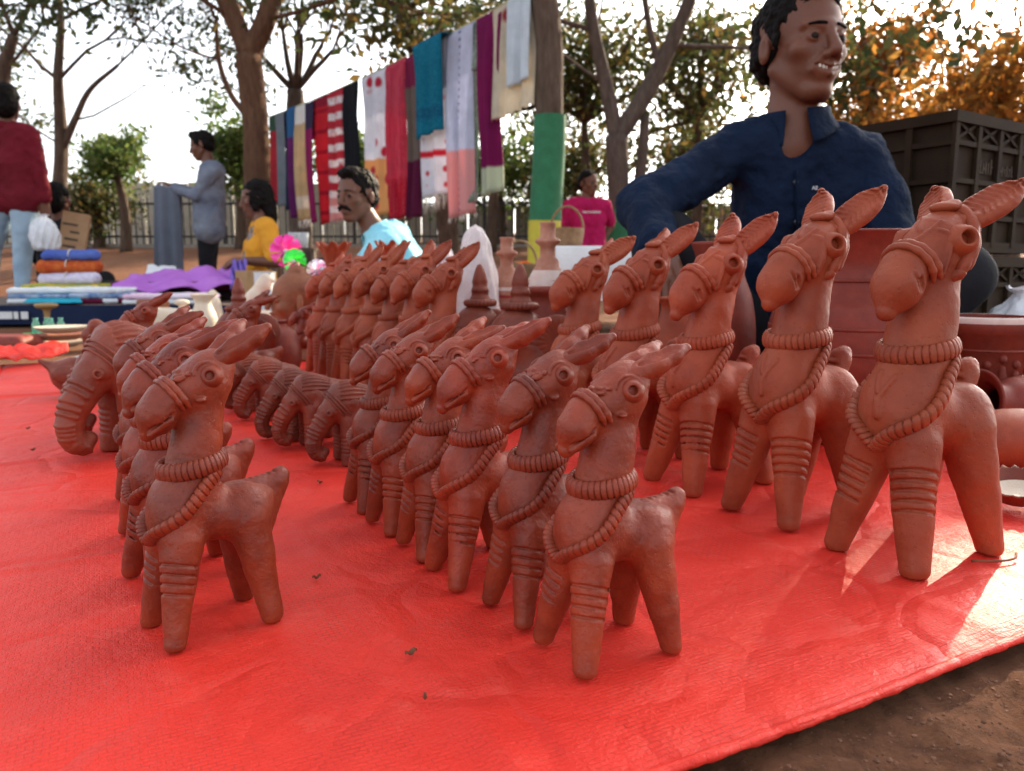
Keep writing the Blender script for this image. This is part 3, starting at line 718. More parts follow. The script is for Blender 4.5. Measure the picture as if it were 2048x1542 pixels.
ds = pot('frilled_dish', 'small shallow clay dish with frilled rim and white floor at the right edge', 'dish', (0.528, 0.775, TZ + 0.010), prof([(0.018, 0), (0.024, 0.003), (0.036, 0.014), (0.042, 0.020)], 4), M['clay_dark'],
    [('white_floor', [(0.0005, 0.0070), (0.018, 0.0070), (0.026, 0.0115)], M['clay_white'])], wob=lambda f, a: (1 + (0.05 * math.sin(24 * a) if 0.3 < f < 0.62 else 0), 0.0016 * math.sin(24 * a) if 0.3 < f < 0.62 else 0), rot=(R(6), R(-8), 0), seg=96, inner=0.004)

def bottle(label, loc, H, r, wide, bands, name='clay_bottle'):
    p = [(r * 0.9, 0), (r, 0.01), (r, H * 0.60), (r * 0.93, H * 0.66), (r * 0.62, H * 0.735), (r * 0.56, H * 0.74), (r * 0.54, H * 0.775), (r * 0.37, H * 0.80), (r * 0.36, H * 0.86), (r * 0.60, H * 0.885), (r * 0.60, H * 0.90), (r * 0.36, H * 0.915), (r * 0.35, H * 0.985), (r * 0.41, H)]
    return pot(name, label, 'bottle', loc, p, M['clay_pale'], [('painted_band', bandp(p, H * a, H * b), M[m_]) for a, b, m_ in bands], inner=0.004)
bottle('narrow striped clay bottle left of the wide one, behind the crowned elephants', (-0.012, 1.78, TZ), 0.322, 0.041, 0, [(0.50, 0.515, 'slip_red'), (0.58, 0.60, 'slip_red'), (0.63, 0.655, 'slip_white')])
bottle('wide clay bottle with white shoulder and red stripe in front of the green painted tree', (0.074, 1.62, TZ), 0.345, 0.044, 0, [(0.40, 0.55, 'slip_red'), (0.565, 0.60, 'slip_red'), (0.615, 0.72, 'slip_white')])
pot('squat_jar', 'squat dark red clay jar in front of the wide striped bottle', 'jar', (0.065, 1.47, TZ), prof([(0.035, 0), (0.046, 0.06), (0.044, 0.14), (0.038, 0.19), (0.046, 0.208), (0.046, 0.216)]), M['clay_red'])
def frill(f, a):
    e = max(0, 1 - abs(f - 0.47) / 0.10); return (1 + 0.14 * e * math.sin(8 * a), 0.011 * e * math.sin(8 * a + 0.6))
vp = prof([(0.035, 0), (0.05, 0.05), (0.052, 0.11), (0.034, 0.18), (0.023, 0.225), (0.024, 0.26), (0.034, 0.30), (0.047, 0.325)])
pot('frilled_vase', 'tall orange clay vase with frilled rim at the far end of the far horse row', 'vase', (-0.520, 2.28, TZ), vp, M['clay_tall'], wob=frill, seg=64, group='frilled vases')
pot('frilled_vase', 'orange clay vase with frilled rim in front of the cyan shirt', 'vase', (-0.335, 2.20, TZ), vp, M['clay_tall'], wob=frill, seg=64, group='frilled vases')
pot('round_jar', 'big smooth round clay jar behind the left row of horses', 'jar', (-0.530, 1.72, TZ), prof([(0.03, 0), (0.05, 0.03), (0.056, 0.07), (0.046, 0.11), (0.026, 0.128), (0.03, 0.138)]), M['clay_red'])

# plastic wrapped pieces
def mat_plastic(name, tint, al=0.55):
    m, t, b = nt(name); b.inputs['Base Color'].default_value = (*tint, 1); b.inputs['Roughness'].default_value = 0.25
    b.inputs['Alpha'].default_value = al; bump(t, b, noise(t, 45, 6, 0.7), 0.8, 0.01); return m
M['film'] = mat_plastic('clear_film', (0.84, 0.72, 0.70), 0.86)
M['bagw'] = mat_plastic('white_bag', (0.78, 0.80, 0.84), 0.9)
def wrapped(label, loc, H, r, seed):
    root = thing('wrapped_vase', label, 'vase', loc, 0, 'plastic wrapped vases')
    MB().lathe(prof([(0.0005, 0), (r * 0.7, 0.002), (r * 0.92, H * 0.3), (r * 0.86, H * 0.55), (r * 0.5, H * 0.75), (r * 0.3, H * 0.9), (0.0005, H * 0.93)]), 36).build('vase', M['clay_pale'], root)
    rr = random.Random(seed); ph = [rr.uniform(0, 6) for _ in range(5)]
    MB().lathe(prof([(r * 0.98, 0.0), (r * 1.06, H * 0.3), (r * 1.02, H * 0.55), (r * 0.78, H * 0.78), (r * 0.42, H * 0.95), (0.0005, H)], 8), 72,
        lambda i, a: (1 + 0.05 * math.sin(7 * a + ph[0] + i * 0.3) + 0.035 * math.sin(13 * a + ph[1] - i * 0.5) + 0.03 * math.sin(3 * a + i * 0.8 + ph[2]), 0)).build('plastic_wrap', M['film'], root)
wrapped('tall vase wrapped in clear white plastic right of the far horse row', (-0.080, 1.72, TZ), 0.348, 0.050, 1)
wrapped('smaller plastic wrapped vase right of the cyan shirt', (-0.205, 2.35, TZ), 0.33, 0.05, 2)

# face bust, swans, pale bird, pale ceramics
def make_bust():
    root = thing('face_bust', 'tan terracotta head of a serene face with topknot at the end of the far row', 'sculpture', (-0.612, 2.16, TZ), R(214)); S = SDF()
    z0 = 175
    S.ell((-8, 0, z0 + 12), (62, 50, 58)); S.ell((18, 0, z0 - 28), (40, 38, 52), 16); S.ell((44, 0, z0 - 64), (17, 18, 14), 10)
    S.cone((-14, 0, z0 - 40), (-16, 0, 40), 33, 36, 12); S.cone((-14, 0, 40), (-14, 0, 4), 40, 52, 12)
    S.ell((-14, 0, z0 + 68), (27, 26, 22), 4)
    for y in (-1, 1):
        S.ell((58, 20 * y, z0 - 4), (9, 13, 8), 6, 's'); S.ell((50, 20 * y, z0 - 6), (9, 12, 6.5), 2); S.cone((62, 6 * y, z0 + 5), (47, 34 * y, z0 + 8), 3, 2.4, 4)
        S.ell((38, 26 * y, z0 - 28), (16, 14, 16), 8); S.ell((-4, 50 * y, z0 - 22), (9, 6, 30), 3)
    S.cone((61, 0, z0 + 2), (71, 0, z0 - 26), 5, 8, 5); S.ell((56, 0, z0 - 42), (9, 14, 4.5), 3); S.ell((54, 0, z0 - 50), (9, 12, 4.5), 3)
    S.ell((-14, 0, z0 + 20), (60, 53, 55), 1.5)
    S.plane((0, 0, 0), (0, 0, -1))
    link('head', S.mesh('bust', 2.4, M['clay_buddha'], 0.001, [(0.05, 0.6, 2)]), None, root)
make_bust()
def swan(label, loc, deg, s, mat, hook=1.0, name='terracotta_swan', cat='bird figurine'):
    root = thing(name, label, cat, loc, R(deg), None, s); S = SDF()
    S.ell((-10, 0, 45), (48, 34, 40)); S.cone((-44, 0, 58), (-78, 0, 78), 16, 4, 12); S.cone((-10, 0, 6), (-10, 0, 20), 26, 24, 8)
    S.chain([((18, 0, 62), 22), ((28, 0, 100), 15), ((24, 0, 132), 12.5), ((38, 0, 152), 13), ((62, 0, 140), 11), ((72, 0, 116), 7), ((72, 0, 104), 3)], 8)
    for y in (-1, 1): S.ell((54, 11 * y, 146), (3, 2, 3), 1); S.ell((-12, 32 * y, 50), (34, 7, 20), 3)
    S.plane((0, 0, 0), (0, 0, -1)); link('body', S.mesh('swan', 2.0, mat, 0.001, [(0.05, 0.8, 1)]), None, root); return root
swan('terracotta swan with hooked neck behind the left horse row', (-0.735, 1.55, TZ), -20, 0.88, M['clay_tall'])
swan('dark terracotta swan with tail up at far left behind the large elephants', (-0.86, 1.52, TZ), 10, 0.92, M['clay_dark'])
swan('terracotta swan with only its hooked neck showing left of the crowned elephant', (-0.69, 1.80, TZ), 0, 1.0, M['clay_dark'])
def pale_bird():
    root = thing('pale_bird', 'cream ceramic bird on a pale stand left of the face bust', 'bird figurine', (-0.79, 2.38, TZ), R(20)); S = SDF()
    S.chain([((-30, 0, 130), 22), ((0, 0, 165), 27), ((26, 0, 205), 21), ((34, 0, 222), 19)], 10); S.cone((40, 0, 224), (62, 0, 216), 10, 3, 6); S.cone((-40, 0, 122), (-70, 0, 104), 14, 6, 8)
    link('body', S.mesh('bird', 2.4, M['clay_white']), None, root)
    MB().lathe(prof([(0.0005, 0), (0.055, 0.0), (0.06, 0.06), (0.05, 0.10), (0.045, 0.125), (0.0005, 0.128)]), 40).build('stand', M['clay_white'], root)
pale_bird()
# ------------------------------------------------------------------ people
def mat_skin(name, col):
    m, t, b = nt(name); f = ramp(t, noise(t, 14, 4), 0.3, 0.7)
    t.links.new(mixc(t, f, col, tuple(c * 0.78 for c in col)), b.inputs['Base Color']); b.inputs['Roughness'].default_value = 0.5
    b.inputs['Specular IOR Level'].default_value = 0.4; b.inputs['Subsurface Weight'].default_value = 0.08; b.inputs['Subsurface Radius'].default_value = (0.012, 0.004, 0.002)
    bump(t, b, noise(t, 260, 4), 0.3, 0.0015); return m
def mat_cloth(name, c1, c2=None, sc=6, rough=0.85, weave=900, bst=0.25, stripe=None):
    """woven cloth; stripe = (axis, scale, colour, sharpness) in object space"""
    m, t, b = nt(name); base = mixc(t, ramp(t, noise(t, sc, 4), 0.35, 0.65), c1, c2 or tuple(c * 0.8 for c in c1))
    if stripe:
        for ax, s_, col, th in (stripe if isinstance(stripe, list) else [stripe]):
            w = N(t, 'ShaderNodeTexWave', Scale=s_, wave_type='BANDS', bands_direction=ax, Distortion=0.3); w.inputs['Detail Scale'].default_value = 2.0
            t.links.new(coords(t), w.inputs['Vector']); base = mixc(t, ramp(t, w.outputs['Fac'], th, th + 0.06), base, col)
    t.links.new(base, b.inputs['Base Color']); b.inputs['Roughness'].default_value = rough; b.inputs['Specular IOR Level'].default_value = 0.12
    b.inputs['Sheen Weight'].default_value = 0.0
    n1 = bump(t, b, noise(t, weave, 2), 0.15, 0.0006); bump(t, b, noise(t, 16, 4, 0.55), bst, 0.02, n1); return m
M['skin_dark'] = mat_skin('skin_dark', (0.165, 0.056, 0.028)); M['skin'] = mat_skin('skin', (0.16, 0.062, 0.034)); M['skin_light'] = mat_skin('skin_light', (0.33, 0.16, 0.10))
M['hair'] = plain('hair', (0.004, 0.003, 0.003), (0.010, 0.007, 0.006), 60, 0.6, 220, 0.5, 0.004, 0.08)
M['teeth'] = plain('teeth', (0.72, 0.66, 0.56), sc=80, rough=0.3)
M['navy'] = mat_cloth('navy_shirt', (0.0042, 0.010, 0.026), (0.006, 0.015, 0.040), 5, 0.8, 900, 0.7)
M['cyan'] = mat_cloth('cyan_shirt', (0.22, 0.58, 0.70), (0.30, 0.66, 0.76), 5, 0.8, 900, 0.5)
M['yellow'] = mat_cloth('yellow_kurta', (0.72, 0.33, 0.03), (0.62, 0.26, 0.03), 5)
M['vest'] = mat_cloth('patterned_vest', (0.05, 0.04, 0.04), (0.36, 0.30, 0.26), 70)
M['greyshirt'] = mat_cloth('grey_blue_shirt', (0.23, 0.25, 0.29), (0.12, 0.14, 0.20), 4, 0.85, 900, 0.4)
M['black_cloth'] = mat_cloth('black_trousers', (0.012, 0.012, 0.015), (0.02, 0.02, 0.024), 4)
M['maroon'] = mat_cloth('maroon_shirt', (0.16, 0.012, 0.022), (0.12, 0.009, 0.016), 4, 0.85, 900, 0.4)
M['jeans'] = mat_cloth('pale_jeans', (0.28, 0.40, 0.52), (0.38, 0.50, 0.60), 5, 0.9, 700, 0.35)
M['pink'] = mat_cloth('crimson_tshirt', (0.48, 0.015, 0.11), (0.40, 0.012, 0.09), 4)
M['button'] = plain('button', (0.03, 0.03, 0.04), sc=50, rough=0.35)
M['white_thread'] = plain('white_thread', (0.75, 0.75, 0.75), sc=200, rough=0.7)
def mat_eye():
    m, t, b = nt('eyeball'); sx = t.nodes.new('ShaderNodeSeparateXYZ'); t.links.new(coords(t), sx.inputs[0])
    t.links.new(mixc(t, ramp(t, sx.outputs[2], 0.0060, 0.0074), (0.26, 0.20, 0.17), (0.02, 0.012, 0.008)), b.inputs['Base Color']); b.inputs['Roughness'].default_value = 0.4; b.inputs['Specular IOR Level'].default_value = 0.1; return m
M['eyeball'] = mat_eye()

V3 = lambda *a: np.array(a, float)
def frame(yaw, pitch=0.0, roll=0.0):
    from mathutils import Euler
    return np.array((Matrix.Rotation(yaw, 3, 'Z') @ Matrix.Rotation(-pitch, 3, 'Y') @ Matrix.Rotation(roll, 3, 'X')))
def head_ops(S, hc, Fm, s, smile=0.0, jaw=1.0):
    T = lambda *p: hc + Fm @ (np.array(p, float) * s)
    def E(c, r, k=8, op='u'): S.ell(T(*c), np.array(r, float) * s, k * s, op, rot=Fm)
    def C(a, b, ra, rb, k=6, op='u'): S.cone(T(*a), T(*b), ra * s, rb * s, k * s, op)
    E((-12, 0, 36), (98, 76, 86), 0); E((28, 0, -28), (64, 57, 84), 22)
    E((62, 0, -94), (25, 27 * jaw, 20), 14)
    for y in (-1, 1):
        C((-2, 52 * y, -46), (54, 18 * y, -98), 19, 16, 14); E((56, 41 * y, -20), (22, 24, 20), 14)
        C((82, 8 * y, 22), (70, 44 * y, 24), 11, 9, 12)
        E((95, 32 * y, 2), (17, 19, 12), 9, 's')
        E((74, 31 * y, 1), (15.5, 17, 15), 2); E((91, 32 * y, 0.5), (9, 13.5, 4.6), 2, 's')
        E((98, 12.5 * y, -36), (10, 9.5, 8), 5)
        E((-14, 76 * y, -6), (16, 9, 29), 5); E((-6, 85 * y, -2), (7, 7, 18), 2, 's'); C((-4, 78 * y, -24), (-2, 80 * y, 8), 3, 3, 2)
        C((96, 17 * y, -34), (80, 33 * y, -62), 3, 3, 9) if smile else None
    C((88, 0, 14), (108, 0, -24), 9, 12, 7); E((110, 0, -30), (12, 12, 10), 6)
    E((76, 0, -60), (22, 30, 24), 12)
    w = 24 + 8 * smile
    for y in (-1, 1):
        C((98, 0, -54), (82, w * y, -58 + 8 * smile), 5.2, 3.2, 4); C((95, 0, -71 + 1 * smile), (80, w * 0.92 * y, -61 + 8 * smile), 5.8, 3.2, 4)
        C((101, 0, -62.5), (86, w * 0.9 * y, -60.5 + 8 * smile), 1.4 + 3.2 * smile, 1.2 + 1.2 * smile, 1.5, 's')
    return T
def eyes_for(root, T, Fm, s):
    me = bpy.data.meshes.get('eyeball_mesh')
    if me is None:
        n = 10; me = MB().lathe([(0.0125 * math.sin(math.pi * i / n) + 1e-5, -0.0125 * math.cos(math.pi * i / n)) for i in range(n + 1)], 20).mesh('eyeball_mesh', M['eyeball'])
    for y in (-1, 1):
        d = Vector(Fm @ V3(0.98, 0.0, 0.0)); o = link('eye', me, None, root, Vector(T(76.5, 31.5 * y, 0.5)) * 0.001, d.to_track_quat('Z', 'Y').to_euler()); o.scale = (s, s, s)
def hand_ops(S, wr, tip, up, s=1.0, curl=0.5):
    """palm and five fingers from the wrist towards tip; up = back of the hand"""
    d = (tip - wr) / np.linalg.norm(tip - wr); u = up - d * (up @ d); u /= np.linalg.norm(u); w = np.cross(d, u)
    for k in (-1.0, 0.0, 1.0): S.cone(wr + w * k * 14 * s, wr + d * 80 * s + w * k * 26 * s, 15 * s, 12 * s, 10 * s)
    for k, L in ((-1.5, 62), (-0.5, 74), (0.5, 80), (1.5, 70)):
        a = wr + d * 84 * s + w * k * 19 * s; b = a + (d * math.cos(curl * 0.6) - u * math.sin(curl * 0.6)) * L * 0.5 * s; c = b + (d * math.cos(curl * 1.8) - u * math.sin(curl * 1.8)) * L * 0.5 * s
        S.cone(a, b, 9.2 * s, 8.4 * s, 3 * s); S.cone(b, c, 8.4 * s, 6.8 * s, 2 * s)
    a = wr + d * 26 * s + w * 26 * s; b = a + (d * 0.72 + w * 0.62 - u * 0.25) * 36 * s; c = b + (d * 0.92 + w * 0.1 - u * 0.35) * 30 * s
    S.cone(a, b, 12 * s, 9.6 * s, 6 * s); S.cone(b, c, 9.6 * s, 7.5 * s, 2 * s)

def person(label, base, J, face, hs, vox, skin, top, sleeve, bottom, hair='short', lean=1.0, smile=0.0, neckline=1.0, topname='shirt', botname='trousers', collar=True, hem=None, cat='person', skirt=False, vneck=0.0, girth=1.0):
    """J: joints in world metres. body = one continuous surface; clothes and hair are children"""
    root = thing('person', label, cat, base, 0); B = V3(*base)
    P = {k: (V3(*v) - B) * 1000.0 for k, v in J.items()}
    yaw, pitch = face; Fm = frame(yaw, pitch); S = SDF()
    T = head_ops(S, P['head'], Fm, hs, smile)
    S.cone(T(-18, 0, -50), P['neck'], 47 * hs, 50 * hs, 14)
    g = girth
    def torso(S_, m, kk=25, neck=True):
        shL, shR, ch, pv = P['shL'], P['shR'], P['chest'], P['pelvis']; mid = (shL + shR) / 2
        if neck: S_.cone(P['neck'], (P['neck'] * 0.35 + mid * 0.65), 54 * hs + m, 70 * g + m, kk)
        S_.cone(mid + (shL - mid) * 0.72, mid + (shR - mid) * 0.72, 56 * g + m, 56 * g + m, kk)
        a = (shL - mid) * 0.42; S_.cone(ch + a, ch - a, 84 * g + m, 84 * g + m, kk)
        S_.cone(mid + a * 1.2, ch + a, 66 * g + m, 84 * g + m, kk); S_.cone(mid - a * 1.2, ch - a, 66 * g + m, 84 * g + m, kk)
        h = (P['hipL'] - P['hipR']) * 0.45; S_.cone(ch + a, pv + h, 84 * g + m, 86 * g + m, kk); S_.cone(ch - a, pv - h, 84 * g + m, 86 * g + m, kk)
    def arm(S_, sd, m, upto=2.0, kk=12):
        sh, el, wr = P['sh' + sd], P['el' + sd], P['wr' + sd]
        S_.cone(sh, el if upto >= 1 else sh + (el - sh) * upto, 50 * g + m, (36 if upto >= 1 else 44) + m, kk)
        if upto > 1: S_.cone(el, el + (wr - el) * (upto - 1), 37 + m, 37 + m - 12 * (upto - 1), kk)
    def leg(S_, sd, m, upto=2.0, kk=14):
        hp, kn, an = P['hip' + sd], P['kn' + sd], P['an' + sd]
        S_.cone(hp, kn, 76 * g + m, 52 + m, kk); S_.cone(kn, kn + (an - kn) * (upto - 1), 53 + m, 53 + m - 18 * (upto - 1), kk)
    torso(S, 0)
    for sd in 'LR':
        arm(S, sd, 0); leg(S, sd, 0); an = P['an' + sd]; d = Fm @ V3(1, 0, 0); d[2] = 0; d /= np.linalg.norm(d)
        if 'toe' + sd in P: d = P['toe' + sd] - an; d[2] = 0; d /= np.linalg.norm(d)
        S.cone(an + V3(0, 0, -25) - d * 30, an + d * 120 + V3(0, 0, -45), 34, 26, 12)
        wr = P['wr' + sd]; el = P['el' + sd]; tipd = P.get('hand' + sd, wr + (wr - el)); hand_ops(S, wr, tipd, P.get('hup' + sd, V3(0, 0, 1)) if 'hup' + sd in P else V3(0.2, -0.3, 1), 0.92)
    link('body', S.mesh('body', vox, skin), None, root)
    # clothes
    K = SDF(); torso(K, 13 * lean, neck=False)
    mid = (P['shL'] + P['shR']) / 2; K.cone(mid * 0.6 + P['neck'] * 0.4, mid, 66 * hs, 74 * g, 25)
    if sleeve > 0:
        for sd in 'LR': arm(K, sd, 13, sleeve)
    if hem is not None:
        pv = P['pelvis']; h = (P['hipL'] - P['hipR']) * 0.55; hv = V3(*hem) * 1000
        for q in (-1, 0, 1): K.cone(pv + h * q, pv + h * q * 1.05 + hv, 102 * g, 108 * g, 20)
    if vneck > 0:
        f = T(60, 0, 0) - T(0, 0, 0); f[2] = 0; f /= np.linalg.norm(f)
        f2 = P.get('front', None); f = f if f2 is None else (f2 - P['chest']) / np.linalg.norm(f2 - P['chest'])
        K.cone(P['neck'] + f * 45 + V3(0, 0, 20), P['neck'] + f * (96 + 14 * vneck) - V3(0, 0, 95 * vneck), 48, 4, 4, 's')
    top_o = link(topname, K.mesh('top', vox, top, 0.001, [(0.012, 6.0, 3), (0.028, 4.5, 8), (0.06, 1.6, 5)]), None, root)
    L = SDF()
    for sd in 'LR': leg(L, sd, 9, 1.94)
    h = (P['hipL'] - P['hipR']) * 0.5; L.cone(P['pelvis'] + h, P['pelvis'] - h, 92 * g, 92 * g, 20)
    if skirt: L.cone(P['pelvis'], P['pelvis'] + (P['knL'] + P['knR'] - 2 * P['pelvis']) * 0.42, 150, 170, 30)
    link(botname, L.mesh('bottom', vox * 1.15, bottom, 0.001, [(0.014, 4.0, 5)]), None, root)
    # hair
    H = SDF(); E = lambda c, r, k=6, op='u': H.ell(T(*c), np.array(r, float) * hs, k * hs, op, rot=Fm)
    E((-18, 0, 42), (101, 80, 88), 0)
    if hair in ('short', 'quiff', 'curly'):
        if hair != 'short': E((40, 0, 104), (48, 52, 30), 18)
        E((-40, 0, -5), (68, 80, 66), 10)
        E((92, 0, -14), (66, 92, 92), 10, 's'); E((20, 0, -78), (70, 120, 62), 8, 's')
        for y in (-1, 1): E((-6, 86 * y, -8), (24, 22, 34), 4, 's'); E((20, 74 * y, 10), (8, 6, 20), 5)
    elif hair == 'long':
        E((-52, 0, -20), (64, 80, 90), 20); E((-70, 0, -95), (44, 70, 90), 24); E((88, 0, -26), (64, 78, 96), 8, 's')
        for y in (-1, 1): E((6, 74 * y, -20), (36, 16, 70), 10)
    elif hair == 'bun':
        E((-52, 0, -20), (70, 84, 96), 20); E((90, 0, -30), (60, 80, 96), 8, 's')
    link('hair', H.mesh('hair', vox, M['hair'], 0.001, [(0.05, 5.0, 4), (0.12, 3.5, 9)]), None, root)
    eyes_for(root, T, Fm, hs)
    if vox < 7:
        for y in (-1, 1):
            br = MB(); br.tube([Vector(S.project([T(95 - 0.006 * q * q, (12 + q) * y, 24 + 0.22 * q - 0.008 * q * q)], 1.0, 1.5)[0]) * 0.001 for q in np.linspace(0, 36, 10)], [0.0035 * hs * (1 - 0.6 * abs(i / 9 - 0.35)) for i in range(10)], 6); br.build('eyebrow', M['hair'], root)
    if collar:
        c = P['neck'] + V3(0, 0, 6); ax = (T(-18, 0, -50) - P['neck']); ax /= np.linalg.norm(ax); f = P['front'] - P['chest'] if 'front' in P else Fm @ V3(1, 0, 0); f = f - ax * (f @ ax); f /= np.linalg.norm(f); w = np.cross(ax, f)
        cb = MB(); n = 40
        def cf(u, v):
            a = math.pi + (u - 0.5) * 2 * (math.pi - 0.30); rr_ = (62 + 16 * v * v) * hs + 6; drop = 15 - 40 * v - (34 * v * max(0, math.cos(a)) ** 2) + 10 * (1 - math.cos(a)) * 0.5
            p = c + (f * math.cos(a) + w * math.sin(a)) * (rr_ + 14 * v * max(0, math.cos(a))) + ax * drop * hs; return Vector(p) * 0.001
        cb.grid(cf, n, 6); o = cb.build('collar', top, top_o); md = o.modifiers.new('thickness', 'SOLIDIFY'); md.thickness = 0.003
    return root, T, Fm, S, P

def J_from(**kw): return {k: tuple(v) for k, v in kw.items()}
# the vendor in the dark blue shirt
Yv = 1.57
Jv = J_from(head=at(1600, 98, Yv - 0.01), neck=at(1588, 248, Yv + 0.01), shL=at(1722, 315, Yv + 0.0), shR=at(1462, 305, Yv + 0.01), chest=at(1600, 400, Yv + 0.03), front=at(1615, 400, Yv - 0.12),
    pelvis=(0.60, 1.66, 0.115), hipL=(0.70, 1.63, 0.115), hipR=(0.50, 1.63, 0.115), elR=at(1290, 415, 1.47), wrR=at(1322, 500, 1.335), handR=at(1345, 590, 1.25), elL=at(1795, 500, 1.50), wrL=(0.68, 1.36, 0.22), handL=(0.60, 1.30, 0.16),
    knR=(0.285, 1.45, 0.30), anR=(0.27, 1.52, 0.075), knL=(0.80, 1.40, 0.24), anL=(0.66, 1.42, 0.08), toeR=(0.24, 1.40, 0), toeL=(0.55, 1.36, 0))
pv_, Tv, Fv, Sv, Pv = person('smiling man in a dark blue shirt sitting behind the tall horses, looking right', (0.60, 1.62, 0.0), Jv, (R(-72), R(0)), 0.93, 3.2, M['skin_dark'], M['navy'], 1.78, M['black_cloth'], 'quiff', 1.0, 1.0, vneck=1.5, girth=0.78)
def vendor_details():
    tm = MB()
    for i in range(7):
        y = (i - 3) * 6.4; p = Tv(92 - 0.011 * y * y, y, -58.5 + 0.006 * y * y); tm.box(Vector(p) * 0.001, (0.0052, 0.0058, 0.0078), Matrix.Rotation(R(-70) + y * -0.01, 3, 'Z'))
    tm.build('teeth', M['teeth'], pv_)
    K = SDF(); f = (Pv['front'] - Pv['chest']); f /= np.linalg.norm(f); c = Pv['chest']; top = Pv['neck'] + f * 80 - V3(0, 0, 80); bot = c + f * 110 - V3(0, 0, 190)
    sho = [c for c in pv_.children if c.name.startswith('shirt')][0]; sh = sho.data; from mathutils.bvhtree import BVHTree
    bv = BVHTree.FromPolygons([v.co.copy() for v in sh.vertices], [tuple(q.vertices) for q in sh.polygons])
    def onshirt(p):
        o = Vector(p) * 0.001 + Vector(f) * 0.3; h = bv.ray_cast(o, Vector(-f)); return (h[0] if h[0] else Vector(p) * 0.001)
    pl = [onshirt(top + (bot - top) * t) + Vector(f) * 0.001 for t in np.linspace(0.05, 1, 24)]
    MB().tube(pl, 0.011, 8, flat=0.25).build('placket', M['navy'], sho)
    for t in (2, 9, 16): MB().lathe([(0.0001, 0.0016), (0.004, 0.0016), (0.0052, 0.0005), (0.0052, -0.001)], 16).build('button', M['button'], sho, True, pl[t] + Vector(f) * 0.0035, Vector(f).to_track_quat('Z', 'Y').to_euler())
    q = at(1627, 381, 1.40) - Vector(pv_.location); h = bv.ray_cast(Vector(at(1627, 381, 1.2)) - Vector(pv_.location), (ray(1627, 381)).normalized())
    if h[0]:
        tc = bpy.data.curves.new('logo', 'FONT'); tc.body = 'AE'; tc.size = 0.0105; tc.extrude = 0.0006; tc.align_x = 'CENTER'
        to = bpy.data.objects.new('tmp_logo', tc); COL.objects.link(to); me = bpy.data.meshes.new_from_object(to.evaluated_get(bpy.context.evaluated_depsgraph_get())); bpy.data.objects.remove(to)
        n = h[1] if h[1].y < 0 else -h[1]; n = (n + Vector((0, -0.6, 0))).normalized(); X = Vector((0, 0, 1)).cross(n).normalized(); Yx = n.cross(X)
        m3 = Matrix((X, Yx, n)).transposed(); link('chest_logo', me, M['white_thread'], sho, h[0] + n * 0.006, m3.to_euler())
vendor_details()

# man in the cyan shirt
Y2 = 3.5
J2 = J_from(head=at(714, 393, Y2 - 0.02), neck=at(752, 466, Y2), shL=at(768, 492, Y2 - 0.18), shR=at(788, 476, Y2 + 0.17), chest=at(800, 535, Y2 + 0.02), front=at(740, 560, Y2 - 0.05), pelvis=(-0.48, Y2 + 0.06, 0.115), hipL=(-0.48, Y2 - 0.04, 0.115), hipR=(-0.48, Y2 + 0.16, 0.115),
    elL=(-0.66, Y2 - 0.22, 0.20), wrL=(-0.86, Y2 - 0.18, 0.22), elR=(-0.62, Y2 + 0.2, 0.22), wrR=(-0.84, Y2 + 0.12, 0.22), knL=(-0.80, Y2 - 0.2, 0.25), anL=(-0.62, Y2 - 0.22, 0.07), knR=(-0.80, Y2 + 0.22, 0.25), anR=(-0.62, Y2 + 0.2, 0.07), toeL=(-0.75, Y2 - 0.2, 0), toeR=(-0.75, Y2 + 0.2, 0))
p2, T2, F2, S2, P2 = person('seated man with black moustache in a cyan shirt, in front of the hanging scarves', (-0.52, Y2, 0.0), J2, (R(238), R(-4)), 0.96, 5.0, M['skin'], M['cyan'], 0.95, M['black_cloth'], 'curly', 1.5, 0.0, vneck=0.5, girth=1.08)
Hm = SDF()
for y in (-1, 1): Hm.chain([(T2(106, 3 * y, -46), 7), (T2(98, 20 * y, -50), 8), (T2(84, 36 * y, -64), 4)], 4)
link('moustache', Hm.mesh('moustache', 3.2, M['hair']), None, p2)

Y3 = 5.0
J3 = J_from(head=at(513, 398, Y3), neck=at(524, 440, Y3), shL=at(536, 458, Y3 - 0.14), shR=at(520, 455, Y3 + 0.15), chest=at(520, 500, Y3), front=at(470, 505, Y3 - 0.03), pelvis=(-1.62, Y3, 0.12), hipL=(-1.62, Y3 - 0.09, 0.12), hipR=(-1.62, Y3 + 0.09, 0.12),
    elL=at(552, 524, Y3 - 0.2), wrL=at(492, 522, Y3 - 0.25), handL=at(465, 524, Y3 - 0.28), elR=at(500, 520, Y3 + 0.2), wrR=at(470, 530, Y3), knL=(-1.82, Y3 - 0.3, 0.12), anL=(-1.6, Y3 - 0.34, 0.06), knR=(-1.86, Y3 + 0.3, 0.12), anR=(-1.75, Y3 + 0.2, 0.06))
p3, *_ = person('woman with loose black hair in a yellow top and patterned vest, seated at the stall', (-1.63, Y3, 0.0), J3, (R(190), R(-10)), 0.95, 7.5, M['skin'], M['yellow'], 0.85, M['yellow'], 'long', 1.1, collar=False, vneck=0.3, topname='kurta', botname='salwar', skirt=False, girth=0.85)
Vs = SDF(); mid = (_[3]['shL'] + _[3]['shR']) / 2; a_ = (_[3]['shL'] - mid) * 0.36; Vs.cone(mid + a_ - V3(0, 0, 30), _[3]['chest'] + a_ * 0.8 - V3(0, 0, 70), 84, 106, 20); Vs.cone(mid - a_ - V3(0, 0, 30), _[3]['chest'] - a_ * 0.8 - V3(0, 0, 70), 84, 106, 20)
link('vest', Vs.mesh('vest', 7.5, M['vest'], 0.001, [(0.02, 3, 2)]), None, p3)

